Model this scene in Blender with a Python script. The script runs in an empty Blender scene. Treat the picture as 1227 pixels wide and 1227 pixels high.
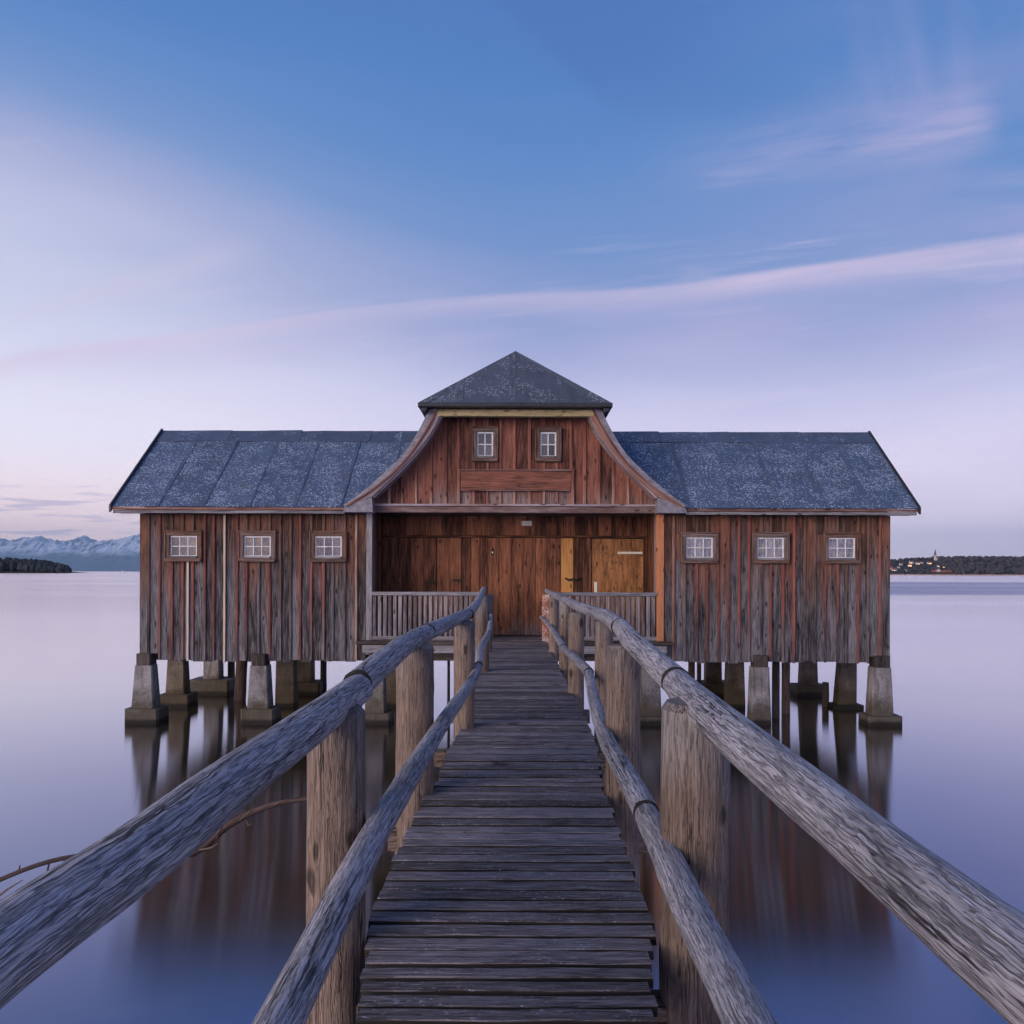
import bpy, math, random
from mathutils import Vector, noise as mnoise
random.seed(7)
R = math.radians
scene = bpy.context.scene
COL = scene.collection

# ------------------------------------------------------------------ camera
CAMZ = 3.5            # metres above the lake
F = 950.0             # focal length measured in photo pixels (photo is 1227 wide)
ROLL = R(0.17)
cam_d = bpy.data.cameras.new("camera")
cam = bpy.data.objects.new("camera", cam_d)
COL.objects.link(cam)
cam.location = (0, 0, CAMZ)
cam.rotation_euler = (R(90), -ROLL, 0)
cam_d.sensor_width = 36
cam_d.lens = F / 1227 * 36
cam_d.shift_x = -6.5 / 1227
cam_d.shift_y = 72.5 / 1227
cam_d.clip_start = 0.05
cam_d.clip_end = 300000
scene.camera = cam

# ------------------------------------------------------------------ node helpers
class V:
    """A node socket with arithmetic."""
    def __init__(s, nt, sock): s.nt, s.s = nt, sock
    def _m(s, op, *a, clamp=False):
        n = s.nt.nodes.new("ShaderNodeMath"); n.operation = op; n.use_clamp = clamp
        for i, x in enumerate((s,) + a):
            if isinstance(x, V): s.nt.links.new(x.s, n.inputs[i])
            else: n.inputs[i].default_value = x
        return V(s.nt, n.outputs[0])
    def __add__(s, o): return s._m('ADD', o)
    __radd__ = __add__
    def __sub__(s, o): return s._m('SUBTRACT', o)
    def __rsub__(s, o): return (s * -1.0) + o
    def __mul__(s, o): return s._m('MULTIPLY', o)
    __rmul__ = __mul__
    def __truediv__(s, o): return s._m('DIVIDE', o)
    def abs(s): return s._m('ABSOLUTE')
    def max(s, o): return s._m('MAXIMUM', o)
    def min(s, o): return s._m('MINIMUM', o)
    def pow(s, o): return s._m('POWER', o)
    def gt(s, o): return s._m('GREATER_THAN', o)
    def clamp(s): return s._m('ADD', 0.0, clamp=True)
    def ss(s, a, b, lo=0.0, hi=1.0):
        n = s.nt.nodes.new("ShaderNodeMapRange"); n.interpolation_type = 'SMOOTHSTEP'
        s.nt.links.new(s.s, n.inputs[0])
        if a > b: a, b, lo, hi = b, a, hi, lo
        for i, x in enumerate((a, b, lo, hi)): n.inputs[i + 1].default_value = x
        return V(s.nt, n.outputs[0])
    def curve(s, pts):
        """piecewise-linear function of s through pts [(x, y)...], x within 0..1"""
        n = s.nt.nodes.new("ShaderNodeFloatCurve")
        s.nt.links.new(s.s, n.inputs['Value'])
        c = n.mapping.curves[0]
        for i, (x, y) in enumerate(pts):
            if i < 2: c.points[i].location = (x, y)
            else: c.points.new(x, y)
        n.mapping.update()
        return V(s.nt, n.outputs[0])

def lin(c):
    return tuple(((x / 255) / 12.92 if x / 255 <= .04045 else ((x / 255 + .055) / 1.055) ** 2.4) for x in c) + (1.0,)

def sock(nt, x, inp):
    if isinstance(x, V): nt.links.new(x.s, inp)
    else:
        try: inp.default_value = x
        except Exception: inp.default_value = tuple(x)[:3]

def mixc(nt, fac, a, b, mode='MIX'):
    n = nt.nodes.new("ShaderNodeMix"); n.data_type = 'RGBA'; n.blend_type = mode
    n.clamp_factor = True
    sock(nt, fac, n.inputs[0]); sock(nt, a, n.inputs[6]); sock(nt, b, n.inputs[7])
    return V(nt, n.outputs[2])

def vmul(nt, v, k):
    n = nt.nodes.new("ShaderNodeVectorMath"); n.operation = 'MULTIPLY'
    nt.links.new(v.s, n.inputs[0]); n.inputs[1].default_value = k
    return V(nt, n.outputs[0])

def vadd(nt, v, o):
    n = nt.nodes.new("ShaderNodeVectorMath"); n.operation = 'ADD'
    nt.links.new(v.s, n.inputs[0]); sock(nt, o, n.inputs[1])
    return V(nt, n.outputs[0])

def noise(nt, vec, scale=1.0, detail=4.0, rough=.55, dist=0.0):
    n = nt.nodes.new("ShaderNodeTexNoise")
    nt.links.new(vec.s, n.inputs['Vector'])
    n.inputs['Scale'].default_value = scale; n.inputs['Detail'].default_value = detail
    n.inputs['Roughness'].default_value = rough; n.inputs['Distortion'].default_value = dist
    return V(nt, n.outputs[0])

def voro(nt, vec, scale=1.0, rnd=1.0):
    n = nt.nodes.new("ShaderNodeTexVoronoi")
    nt.links.new(vec.s, n.inputs['Vector']); n.inputs['Scale'].default_value = scale
    n.inputs['Randomness'].default_value = rnd
    return V(nt, n.outputs['Distance']), V(nt, n.outputs['Color'])

def sep(nt, v):
    n = nt.nodes.new("ShaderNodeSeparateXYZ"); nt.links.new(v.s, n.inputs[0])
    return [V(nt, n.outputs[i]) for i in range(3)]

def comb(nt, x, y, z):
    n = nt.nodes.new("ShaderNodeCombineXYZ")
    for i, q in enumerate((x, y, z)): sock(nt, q, n.inputs[i])
    return V(nt, n.outputs[0])

def ramp(nt, fac, stops):
    n = nt.nodes.new("ShaderNodeValToRGB"); nt.links.new(fac.s, n.inputs[0])
    e = n.color_ramp.elements
    while len(e) < len(stops): e.new(.5)
    for i, (p, c) in enumerate(stops): e[i].position = p; e[i].color = c
    return V(nt, n.outputs[0])

# ------------------------------------------------------------------ world: dusk sky
SUN_EL, SUN_AZ = R(14), R(226)      # azimuth clockwise from +Y: behind the camera, to its left
w = bpy.data.worlds.new("World"); scene.world = w; w.use_nodes = True
nt = w.node_tree; nt.nodes.clear()
tc = nt.nodes.new("ShaderNodeTexCoord")
d = V(nt, tc.outputs['Generated'])
dx, dy, dz = sep(nt, d)
zz = dz.max(0.0)
ahead = dy.ss(.05, .35)
yy = dy.max(.06)
u, v = dx / yy, zz / yy
glow = (dx * -1.0).ss(-.06, .62)                     # the afterglow side of the sky
dcl = comb(nt, dx * 1.2 - dy * .5, dy * 2.0, zz * 7.0)
haze_n = noise(nt, dcl, 1.3, 5, .5)
t = zz * (1.0 - glow * .42 * zz.ss(.62, .34)) + (haze_n - .5) * .13 * zz.ss(.02, .25)
sky = ramp(nt, t.clamp(), [(0, lin((216, 208, 236))), (.09, lin((212, 208, 236))), (.19, lin((195, 196, 231))),
                           (.27, lin((160, 168, 214))), (.36, lin((116, 148, 206))), (.45, lin((93, 137, 201))),
                           (.53, lin((80, 128, 195))), (.62, lin((74, 119, 188))), (1.0, lin((56, 95, 165)))])
warm = glow * zz.ss(.16, .0)
sky = mixc(nt, glow * zz.ss(.54, .16) * .62, sky, lin((220, 228, 248)))
sky = mixc(nt, warm * .95, sky, lin((254, 224, 222)))
# violet veil on the right
veil = dx.ss(.1, .7) * zz.ss(.0, .1) * zz.ss(.75, .3)
sky = mixc(nt, veil * noise(nt, dcl, 2.1, 4, .5).ss(.35, .7) * .55, sky, lin((180, 172, 218)))
# long cirrus streak
un = (u * .5 + .5).clamp()
line = un.curve([(0, .17), (.18, .268), (.31, .305), (.40, .332), (.5, .349), (.585, .358), (.65, .376), (.73, .398), (.82, .424), (1, .47)])
wid = un.curve([(0, .008), (.2, .009), (.4, .009), (.55, .013), (.7, .014), (.82, .018), (1, .03)])
ds = v - line
fibre = noise(nt, comb(nt, u * 5.0 + ds * 9.0, ds * 60.0, 0.0), 1.0, 5, .6)
soft = noise(nt, comb(nt, u * 3.0, ds * 12.0, 3.0), 1.0, 3, .5)
up_edge = (ds / wid).ss(.6, -.1)
low_edge = (ds / wid).ss(-3.2, -.2)
streak = up_edge * low_edge * (fibre * .9 + .35) * soft.ss(.12, .55)
amp = un.curve([(0, .4), (.2, .62), (.3, .72), (.42, .55), (.55, .66), (.68, 1.0), (.82, 1.0), (1, .6)])
sky = mixc(nt, (streak * amp * ahead * .95).clamp(), sky, lin((214, 198, 228)))
# a second, lower violet band and a soft left streak
band2 = (v - (.300 + u * .05)).abs().ss(.05, .0) * soft.ss(.35, .7)
sky = mixc(nt, band2 * ahead * .3, sky, lin((196, 182, 220)))
l3 = (v - (.500 + u * .28)).abs().ss(.03, .0) * u.ss(-.75, -.5) * u.ss(-.3, -.42)
sky = mixc(nt, l3 * ahead * fibre * .85, sky, lin((214, 204, 230)))
# feathered wisp high on the right
wl = v - (.505 + (u - .2) * .16)
wisp = wl.ss(.075, .0) * wl.ss(-.05, -.005) * u.ss(.12, .48) * u.ss(.62, .56)
wisp2 = wl.ss(.26, .0) * wl.ss(-.01, .03) * u.ss(.33, .5) * u.ss(.63, .52)
f2 = noise(nt, comb(nt, u * 4.0 - wl * 3.0, wl * 30.0, 9.0), 1.0, 5, .6)
f3 = noise(nt, comb(nt, u * 22.0 + wl * 3.0, wl * 3.0, 5.0), 1.0, 4, .55)
sky = mixc(nt, (wisp * f2.ss(.25, .72) * 1.0 * ahead).clamp(), sky, lin((182, 176, 218)))
sky = mixc(nt, (wisp2 * f3.ss(.25, .8) * .7 * ahead).clamp(), sky, lin((152, 160, 214)))
# faint dark shadow band in the upper sky
sh = (u - (-.03 + (.72 - v) * 1.0))
shadow = sh.ss(-.025, .03) * v.ss(.54, .62) * u.ss(.42, .12)
sky = mixc(nt, shadow * ahead * .22, sky, lin((66, 92, 168)))
# broken fine cirrus across the middle of the sky
cz = v - u * .13
cir = noise(nt, comb(nt, u * 2.6 + v * 2.0, cz * 42.0, 11.0), 1.0, 6, .62, .3).ss(.50, .74) * noise(nt, comb(nt, u * 1.7, cz * 5.0, 4.0), 1.0, 3, .5).ss(.42, .66)
sky = mixc(nt, cir * zz.ss(.08, .2) * zz.ss(.52, .36) * ahead * .55, sky, lin((216, 206, 234)))
# small flat clouds low over the mountains
lowc = noise(nt, comb(nt, u * 9.0, v * 110.0, 2.0), 1.0, 3, .5)
lowm = lowc.ss(.525, .63) * v.ss(.028, .05) * v.ss(.135, .08) * u.ss(-.36, -.5)
sky = mixc(nt, lowm * ahead * .8, sky, lin((188, 178, 210)))
low = zz.ss(.36, .0)
sky = mixc(nt, 1.0, sky, mixc(nt, low, (1, 1, 1, 1), (1.86, 1.64, 1.44, 1)), 'MULTIPLY')
bg = nt.nodes.new("ShaderNodeBackground"); nt.links.new(sky.s, bg.inputs[0]); bg.inputs[1].default_value = 1.0
st = nt.nodes.new("ShaderNodeTexSky"); st.sky_type = 'NISHITA'; st.sun_disc = False
st.sun_elevation = SUN_EL; st.sun_rotation = SUN_AZ
bg2 = nt.nodes.new("ShaderNodeBackground"); nt.links.new(st.outputs[0], bg2.inputs[0]); bg2.inputs[1].default_value = .08
mx = nt.nodes.new("ShaderNodeMixShader"); mx.inputs[0].default_value = .08
nt.links.new(bg.outputs[0], mx.inputs[1]); nt.links.new(bg2.outputs[0], mx.inputs[2])
wo = nt.nodes.new("ShaderNodeOutputWorld"); nt.links.new(mx.outputs[0], wo.inputs[0])
w.cycles.sampling_method = 'MANUAL'; w.cycles.sample_map_resolution = 1024

# ------------------------------------------------------------------ sun, exposure
sd = bpy.data.lights.new("sun", 'SUN'); so = bpy.data.objects.new("sun", sd); COL.objects.link(so)
sd.energy = 2.7; sd.angle = R(40); sd.color = (1.0, .83, .72)
sv = Vector((math.sin(SUN_AZ) * math.cos(SUN_EL), math.cos(SUN_AZ) * math.cos(SUN_EL), math.sin(SUN_EL)))
so.rotation_euler = sv.to_track_quat('Z', 'Y').to_euler()
vs = scene.view_settings
vs.view_transform = 'Standard'; vs.look = 'None'; vs.exposure = 0.09; vs.gamma = 1.0; vs.use_curve_mapping = False
scene.render.engine = 'CYCLES'
cy = scene.cycles
cy.use_denoising = True
cy.max_bounces = 7; cy.diffuse_bounces = 3; cy.glossy_bounces = 4; cy.transparent_max_bounces = 6; cy.volume_bounces = 0
cy.sample_clamp_indirect = 6

# ------------------------------------------------------------------ materials
def newmat(name):
    m = bpy.data.materials.new(name); m.use_nodes = True
    nt = m.node_tree; nt.nodes.clear()
    out = nt.nodes.new("ShaderNodeOutputMaterial")
    b = nt.nodes.new("ShaderNodeBsdfPrincipled")
    nt.links.new(b.outputs[0], out.inputs[0])
    return m, nt, b, out

def setp(nt, b, color=None, rough=None, bump=None, bstr=.4, bdist=.01, spec=None, metal=None):
    if color is not None: sock(nt, color, b.inputs['Base Color'])
    if rough is not None: sock(nt, rough, b.inputs['Roughness'])
    if spec is not None: b.inputs['Specular IOR Level'].default_value = spec
    if metal is not None: b.inputs['Metallic'].default_value = metal
    if bump is not None:
        n = nt.nodes.new("ShaderNodeBump"); n.inputs['Strength'].default_value = bstr; n.inputs['Distance'].default_value = bdist
        nt.links.new(bump.s, n.inputs['Height']); nt.links.new(n.outputs[0], b.inputs['Normal'])

def attr(nt, name='co'):
    n = nt.nodes.new("ShaderNodeAttribute"); n.attribute_name = name
    return V(nt, n.outputs['Vector'])

def objrand(nt):
    n = nt.nodes.new("ShaderNodeObjectInfo"); return V(nt, n.outputs['Random'])

def posn(nt):
    n = nt.nodes.new("ShaderNodeNewGeometry"); return V(nt, n.outputs['Position'])

def wood(name, dark, light, grey=None, zr=None, zamp=1.4, knots=.5, cracks=.6, vary=.45, bump=.5, bdist=.008,
         rough=.8, lichen=None, lich_amt=.3, fine=1.0, dirt=None, contrast=1.0, zf=3.2, zg=1.3, warp=0.0, gw=(1.5, 1.5), fib=0.0, fibs=75):
    """weathered timber; the grain runs along z of the 'co' attribute (metres)"""
    m, nt, b, out = newmat(name)
    co = attr(nt); r = objrand(nt)
    r2 = (r * 7.31)._m('FRACT'); r3 = (r * 13.77)._m('FRACT')
    if warp:
        wn = nt.nodes.new("ShaderNodeTexNoise"); wv = vmul(nt, co, (6, 6, 2.6)); nt.links.new(wv.s, wn.inputs['Vector']); wn.inputs['Detail'].default_value = 1.0
        wc = vmul(nt, vadd(nt, V(nt, wn.outputs['Color']), (-.5, -.5, -.5)), (warp, warp, 0)); co = vadd(nt, co, wc)
    g1 = noise(nt, vmul(nt, co, (16 * fine, 16 * fine, zg)), 1, 5, .62, .5)
    g2 = noise(nt, vmul(nt, co, (95 * fine, 95 * fine, zf)), 1, 3, .6)
    big = noise(nt, vmul(nt, co, (3, 3, .9)), 1, 4, .6)
    f = (((g1 - .5) * gw[0] + (g2 - .5) * gw[1]) * contrast + .42 + (r - .5) * vary + (big - .5) * .7).clamp()
    c = mixc(nt, f, dark, light)
    h = g1 * .5 + g2 * .5
    if grey is not None:
        gc = mixc(nt, (((g2 - .5) * 1.9 + (g1 - .5) * 1.2) * contrast + .36 + (r2 - .5) * .5 + (big - .5) * .6).clamp(), grey[0], grey[1])
        if zr is None:
            gf = (big * 1.5 + g1 * .8 - .75 + (r3 - .5) * .8).clamp()
        else:
            px, py, pz = sep(nt, posn(nt))
            gf = (pz + (big - .5) * zamp * 1.3 + (g1 - .5) * zamp + (r3 - .5) * zamp * .9).ss(zr[1], zr[0])
        c = mixc(nt, gf, c, gc)
    if knots:
        kx, ky, kz = sep(nt, co)
        kd, kc = voro(nt, comb(nt, kx * 7.0 + r * 9, kz * 2.6 + r2 * 9, 0.0), 1.0)
        kd.s.node.voronoi_dimensions = '2D'
        ks = sep(nt, kc)[0]
        rings = ((kd + (g1 - .5) * .08) / (ks * 3.0 - 1.7).max(.2)).ss(.20, .08) * ks.gt(1 - knots * .40)
        c = mixc(nt, rings * .8, c, tuple(x * .22 for x in dark[:3]) + (1,))
        h = h - rings * .3
    if cracks:
        cn = noise(nt, vmul(nt, co, (26, 26, .75)), 1, 3, .5)
        cr = (cn - .5).abs().ss(.022, .005) * noise(nt, vmul(nt, co, (5, 5, 1.1)), 1, 2).ss(.42, .6)
        c = mixc(nt, cr * cracks, c, (.012, .010, .010, 1))
        h = h - cr * 1.2
    if lichen is not None:
        lm = noise(nt, vmul(nt, co, (70, 70, 42)), 1, 4, .7).ss(.66 - lich_amt * .2, .74 - lich_amt * .2) * noise(nt, vmul(nt, co, (6, 6, 3)), 1, 3).ss(.42, .62)
        c = mixc(nt, lm, c, lichen)
    if fib:
        fn = noise(nt, vmul(nt, co, (fibs, fibs, fibs * .045)), 1, 3, .55)
        fl = (fn - .5).abs().ss(.045, .008)
        c = mixc(nt, fl * fib, c, mixc(nt, .82, c, C(.012, .010, .010)))
        lf = noise(nt, vmul(nt, vadd(nt, co, (7, 3, 1)), (fibs * 1.7, fibs * 1.7, fibs * .09)), 1, 2, .5).ss(.56, .66)
        c = mixc(nt, lf * fib * .55, c, light)
        h = h - fl * .5 + lf * .3
    if dirt is not None:
        dm = noise(nt, vmul(nt, co, (9, 9, 6)), 1, 5, .65).ss(.52, .68)
        c = mixc(nt, dm * .8, c, dirt)
    setp(nt, b, c, rough, h, bump, bdist, spec=.25)
    return m

def C(*a): return tuple(a) + (1.0,)
M = {}
GREY = (C(.020, .017, .017), C(.25, .225, .235))
M['wall'] = wood('weathered_red_brown_board', C(.028, .014, .010), C(.235, .103, .066), GREY, (2.55, 4.65), 1.5, knots=.5, vary=.6, fine=.6, contrast=1.12, zf=2.4)
M['gable'] = wood('red_brown_board', C(.036, .013, .010), C(.285, .112, .076), (C(.10, .05, .04), C(.34, .26, .25)), (4.9, 5.55), .7, knots=.8, vary=.7, fine=.6, contrast=1.05, zf=2.4)
M['porch'] = wood('warm_brown_board', C(.036, .014, .009), C(.32, .124, .064), (C(.07, .045, .04), C(.24, .18, .17)), (1.85, 2.35), .35, knots=.9, cracks=.5, vary=.65, fine=.6, contrast=1.1, zf=2.4)
M['bat_red'] = wood('red_batten_wood', C(.10, .030, .022), C(.34, .115, .085), GREY, (.9, 2.7), 1.8, knots=.1, cracks=.3)
M['bat_brown'] = wood('brown_batten_wood', C(.055, .030, .022), C(.22, .12, .085), GREY, (2.1, 4.2), 1.2, knots=.1, cracks=.3)
M['bat_gable'] = wood('gable_batten_wood', C(.085, .028, .022), C(.38, .145, .10), (C(.2, .09, .06), C(.5, .34, .27)), (4.9, 5.6), .8, knots=.15, cracks=.3)
M['cream'] = wood('bare_new_batten', C(.42, .33, .25), C(.70, .60, .48), knots=.1, cracks=.1, vary=.1)
M['trim'] = wood('window_trim_wood', C(.05, .026, .019), C(.24, .125, .085), (C(.07, .05, .045), C(.27, .20, .18)), knots=.2, fine=.6)
M['new'] = wood('new_yellow_wood', C(.36, .165, .050), C(.62, .31, .105), knots=.5, cracks=.15, vary=.1)
M['orange'] = wood('fresh_orange_post', C(.36, .13, .055), C(.62, .28, .14), knots=.4, cracks=.2, vary=.1)
M['ply'] = wood('orange_plywood', C(.14, .060, .024), C(.42, .19, .078), knots=.3, cracks=0, vary=.1, fine=.45, bump=.15, contrast=1.2, dirt=C(.07, .035, .02))
M['beam'] = wood('red_beam_wood', C(.10, .045, .035), C(.36, .17, .125), (C(.12, .09, .09), C(.36, .30, .30)), knots=.4)
M['purlin'] = wood('pale_yellow_beam', C(.30, .23, .11), C(.58, .48, .27), knots=.2, cracks=.3, dirt=C(.12, .12, .05))
M['rake'] = wood('rake_board_wood', C(.16, .075, .05), C(.40, .22, .16), (C(.16, .13, .15), C(.42, .36, .40)), knots=.3)
M['greyw'] = wood('silver_grey_wood', C(.085, .080, .088), C(.36, .34, .36), knots=.3, cracks=.6)
M['balw'] = wood('baluster_wood', C(.10, .075, .07), C(.34, .29, .29), (C(.06, .05, .055), C(.34, .31, .33)), (2.1, 3.0), .6, knots=.1, vary=.9)
M['rail'] = wood('weathered_rail_log', C(.150, .140, .150), C(.72, .67, .71), knots=0, cracks=.85, vary=.12, bump=.9, bdist=.012,
                 fine=1.5, contrast=.75, zf=7.0, zg=1.8, warp=.010, gw=(.9, 1.6), fib=.55, fibs=95)
M['deck_side'] = wood('shaded_grimy_edge', C(.012, .010, .009), C(.050, .043, .040), knots=0, cracks=.3)  # grime plus painted-in gap shade, for board sides and log end joints
M['post'] = wood('peeled_post_log', C(.095, .064, .049), C(.37, .27, .215), (C(.12, .10, .10), C(.42, .37, .35)), (3.05, 2.65), .35, knots=.5, cracks=.9,
                 vary=.3, bump=.7, bdist=.012, contrast=.7, zf=8.0, zg=2.4, fine=1.3, warp=.012, gw=(.9, 1.2), fib=.5, fibs=60)
M['deck'] = wood('dark_deck_board', C(.052, .042, .039), C(.36, .31, .325), knots=.2, cracks=.5, vary=.6, bump=.7, bdist=.010,
                 lichen=C(.46, .43, .50), lich_amt=.45, fine=1.0, contrast=.9, zf=6.0, gw=(.9, 1.4), fib=.6, fibs=85)
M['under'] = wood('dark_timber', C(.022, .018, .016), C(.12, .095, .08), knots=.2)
M['pile'] = wood('timber_pile_wood', C(.05, .032, .026), C(.20, .135, .11), knots=.2, cracks=.8)
M['flaky'] = wood('flaking_orange_paint', C(.20, .060, .032), C(.38, .12, .06), knots=0, cracks=.3, lichen=C(.66, .60, .58), lich_amt=.9, dirt=C(.66, .58, .54), fine=.6)
M['bark'] = wood('branch_bark', C(.040, .024, .020), C(.22, .15, .13), knots=0, cracks=.5, fine=2.0)

def felt(name, base, hi, flake, amt):
    m, nt, b, out = newmat(name)
    co = attr(nt); r = objrand(nt)
    n1 = noise(nt, co, 3.0, 5, .6); n2 = noise(nt, co, 40, 3, .6)
    streak = noise(nt, vmul(nt, co, (7, .6, 1)), 1, 4, .6)
    c = mixc(nt, (n1 * .8 + n2 * .3 + streak * .4 - .4 + (r - .5) * .18).clamp(), base, hi)
    vd, vc = voro(nt, vadd(nt, vmul(nt, co, (1, 1.5, 1)), comb(nt, n2 * .02, n1 * .05, 0.0)), 26.0)
    cell = sep(nt, vc)[0]
    patch = noise(nt, co, 1.3, 4, .65).ss(.42, .62)
    fl = vd.ss(.55, .30) * (cell + patch * .55 - .55).ss(1 - amt, 1 - amt + .08)
    c = mixc(nt, fl * .75, c, flake)
    moss = noise(nt, vadd(nt, co, (31, 7, 0)), 2.2, 5, .7).ss(.56, .70)
    c = mixc(nt, moss * .6, c, C(.06, .06, .045))
    setp(nt, b, c, .78, n2 + fl * .5, .6, .01, spec=.35)
    return m
M['felt'] = felt('blue_grey_roofing_felt', C(.040, .060, .105), C(.115, .165, .26), C(.50, .58, .70), .74)
M['felt3'] = felt('smooth_ridge_felt', C(.040, .058, .098), C(.105, .145, .225), C(.40, .48, .60), .30)
M['felt2'] = felt('dark_roofing_felt', C(.040, .050, .072), C(.110, .132, .180), C(.42, .45, .50), .52)

def simple(name, col, rough=.7, metal=0, nscale=20, var=.3, bstr=.2, spec=.4):
    m, nt, b, out = newmat(name)
    co = attr(nt); n = noise(nt, co, nscale, 4, .6)
    c = mixc(nt, n.ss(.3, .7), tuple(x * (1 - var) for x in col[:3]) + (1,), tuple(min(1, x * (1 + var)) for x in col[:3]) + (1,))
    setp(nt, b, c, rough, n, bstr, .005, spec=spec, metal=metal)
    return m
M['metal'] = simple('dark_sheet_metal', C(.035, .037, .042), .5, .3)
M['iron'] = simple('old_iron', C(.03, .024, .022), .6, .5)
M['white'] = simple('white_window_paint', C(.62, .61, .63), .55, var=.2)
M['strip'] = simple('pale_strip', C(.62, .58, .50), .5, var=.1)
M['flash'] = simple('grey_flashing', C(.20, .19, .22), .55, .1, nscale=9)
M['rock'] = simple('stone', C(.2, .19, .18), .9)

def concrete(name, ca, cb):
    m, nt, b, out = newmat(name)
    co = attr(nt); r = objrand(nt)
    px, py, pz = sep(nt, posn(nt))
    n1 = noise(nt, co, 2.2, 6, .65); n2 = noise(nt, co, 26, 4, .6)
    st = noise(nt, vmul(nt, co, (9, 9, .9)), 1, 4, .6)
    c = mixc(nt, ((n1 - .5) * 1.9 + (n2 - .5) * 1.0 + .45 + (r - .5) * .35).clamp(), ca, cb)
    c = mixc(nt, st.ss(.50, .66) * .7, c, C(.09, .075, .06))
    wet = (pz + (n1 - .5) * .8 + (n2 - .5) * .25 + (st - .5) * .5).ss(.80, .30)
    c = mixc(nt, wet * .8, c, C(.055, .042, .022))
    c = mixc(nt, (pz + (n1 - .5) * .1).ss(.16, .06), c, C(.016, .013, .010))
    setp(nt, b, c, .85, n2 + n1, .5, .012, spec=.3)
    return m
M['conc'] = concrete('pier_concrete', C(.080, .072, .067), C(.335, .31, .30))
M['conc2'] = concrete('ochre_stained_concrete', C(.055, .044, .034), C(.23, .18, .13))

def water():
    m, nt, b, out = newmat('lake_water')
    p = posn(nt); px, py, pz = sep(nt, p)
    nb = noise(nt, vmul(nt, p, (.18, .5, 1)), 1, 5, .6)
    murk = mixc(nt, nb.ss(.38, .68), C(.040, .030, .010), C(.075, .055, .018))
    bed = noise(nt, vmul(nt, p, (.5, 1.6, 1)), 1.0, 6, .65)
    murk = mixc(nt, bed.ss(.54, .66) * py.ss(9.5, 5.5) * .6, murk, C(.085, .080, .055))
    # a breeze far out towards the east shore ruffles the long-exposure mirror
    wn = noise(nt, vmul(nt, p, (.004, .05, 1)), 1, 4, .6)
    yb = py + (wn - .5) * 90
    breeze = yb.ss(128, 140) * yb.ss(400, 300) * px.ss(20, 70) * wn.ss(.25, .48)
    murk = mixc(nt, breeze, murk, C(.055, .070, .20))  # higher-sky reflection of the ruffled band painted in as blue body colour
    df = nt.nodes.new("ShaderNodeBsdfDiffuse"); nt.links.new(murk.s, df.inputs[0])
    # long-crested ripples, smoothed by the long exposure: slopes lie mostly across the crests
    gl = nt.nodes.new("ShaderNodeBsdfAnisotropic"); gl.distribution = 'BECKMANN'
    gl.inputs['Anisotropy'].default_value = .62
    tg = comb(nt, 1.0, 0.0, 0.0); nt.links.new(tg.s, gl.inputs['Tangent'])
    wide = noise(nt, vmul(nt, p, (.006, .03, 1)), 1, 4, .6).ss(.45, .75) * .04
    sock(nt, wide + .115 + breeze * .12, gl.inputs['Roughness'])
    lw = nt.nodes.new("ShaderNodeFresnel"); lw.inputs['IOR'].default_value = 1.5
    fr = V(nt, lw.outputs[0])
    tint = mixc(nt, fr.ss(.05, .55), C(.64, .69, 1.0), C(.96, .94, 1.0)); nt.links.new(tint.s, gl.inputs['Color'])
    fac = (fr * .92 + .29).min(.97) * (1.0 - breeze * .5)
    mx = nt.nodes.new("ShaderNodeMixShader")
    sock(nt, fac, mx.inputs[0]); nt.links.new(df.outputs[0], mx.inputs[1]); nt.links.new(gl.outputs[0], mx.inputs[2])
    nt.links.new(mx.outputs[0], out.inputs[0]); nt.nodes.remove(b)
    return m
M['water'] = water()

def glass():
    m, nt, b, out = newmat('window_glass')
    tr = nt.nodes.new("ShaderNodeBsdfTransparent"); tr.inputs[0].default_value = (.92, .94, .98, 1)
    gl = nt.nodes.new("ShaderNodeBsdfGlossy"); gl.inputs['Roughness'].default_value = .06
    fr = nt.nodes.new("ShaderNodeFresnel"); fr.inputs['IOR'].default_value = 1.6
    r = objrand(nt)
    mx = nt.nodes.new("ShaderNodeMixShader")
    sock(nt, V(nt, fr.outputs[0]) * .7 + r * .07, mx.inputs[0])
    nt.links.new(tr.outputs[0], mx.inputs[1]); nt.links.new(gl.outputs[0], mx.inputs[2])
    nt.links.new(mx.outputs[0], out.inputs[0]); nt.nodes.remove(b)
    return m
M['glass'] = glass()

def curtain(name, a, bcol, blotch, s_amt):
    m, nt, b, out = newmat(name)
    co = attr(nt)
    n = noise(nt, vmul(nt, co, (22, 4, 5)), 1, 4, .6); n2 = noise(nt, co, 7, 3)
    c = mixc(nt, n.ss(.3, .7), a, bcol)
    c = mixc(nt, n2.ss(.55, .62) * s_amt, c, blotch)  # random blotches of a third colour
    setp(nt, b, c, .9, spec=.1)
    return m
M['curt_l'] = curtain('blue_grey_blind', C(.05, .055, .10), C(.20, .21, .30), C(.50, .27, .07), .8)
M['curt_r'] = curtain('pale_net_curtain', C(.16, .15, .20), C(.60, .57, .62), C(.62, .52, .22), .7)
M['curt_g'] = curtain('bluish_blind', C(.10, .13, .22), C(.30, .36, .50), C(.1, .1, .12), .4)

def emis(name, c, s):
    m, nt, b, out = newmat(name)
    b.inputs['Base Color'].default_value = C(.3, .25, .15)
    b.inputs['Emission Color'].default_value = c; b.inputs['Emission Strength'].default_value = s
    return m
M['lit'] = emis('lit_window', C(1, .50, .14), 7.0)

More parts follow.
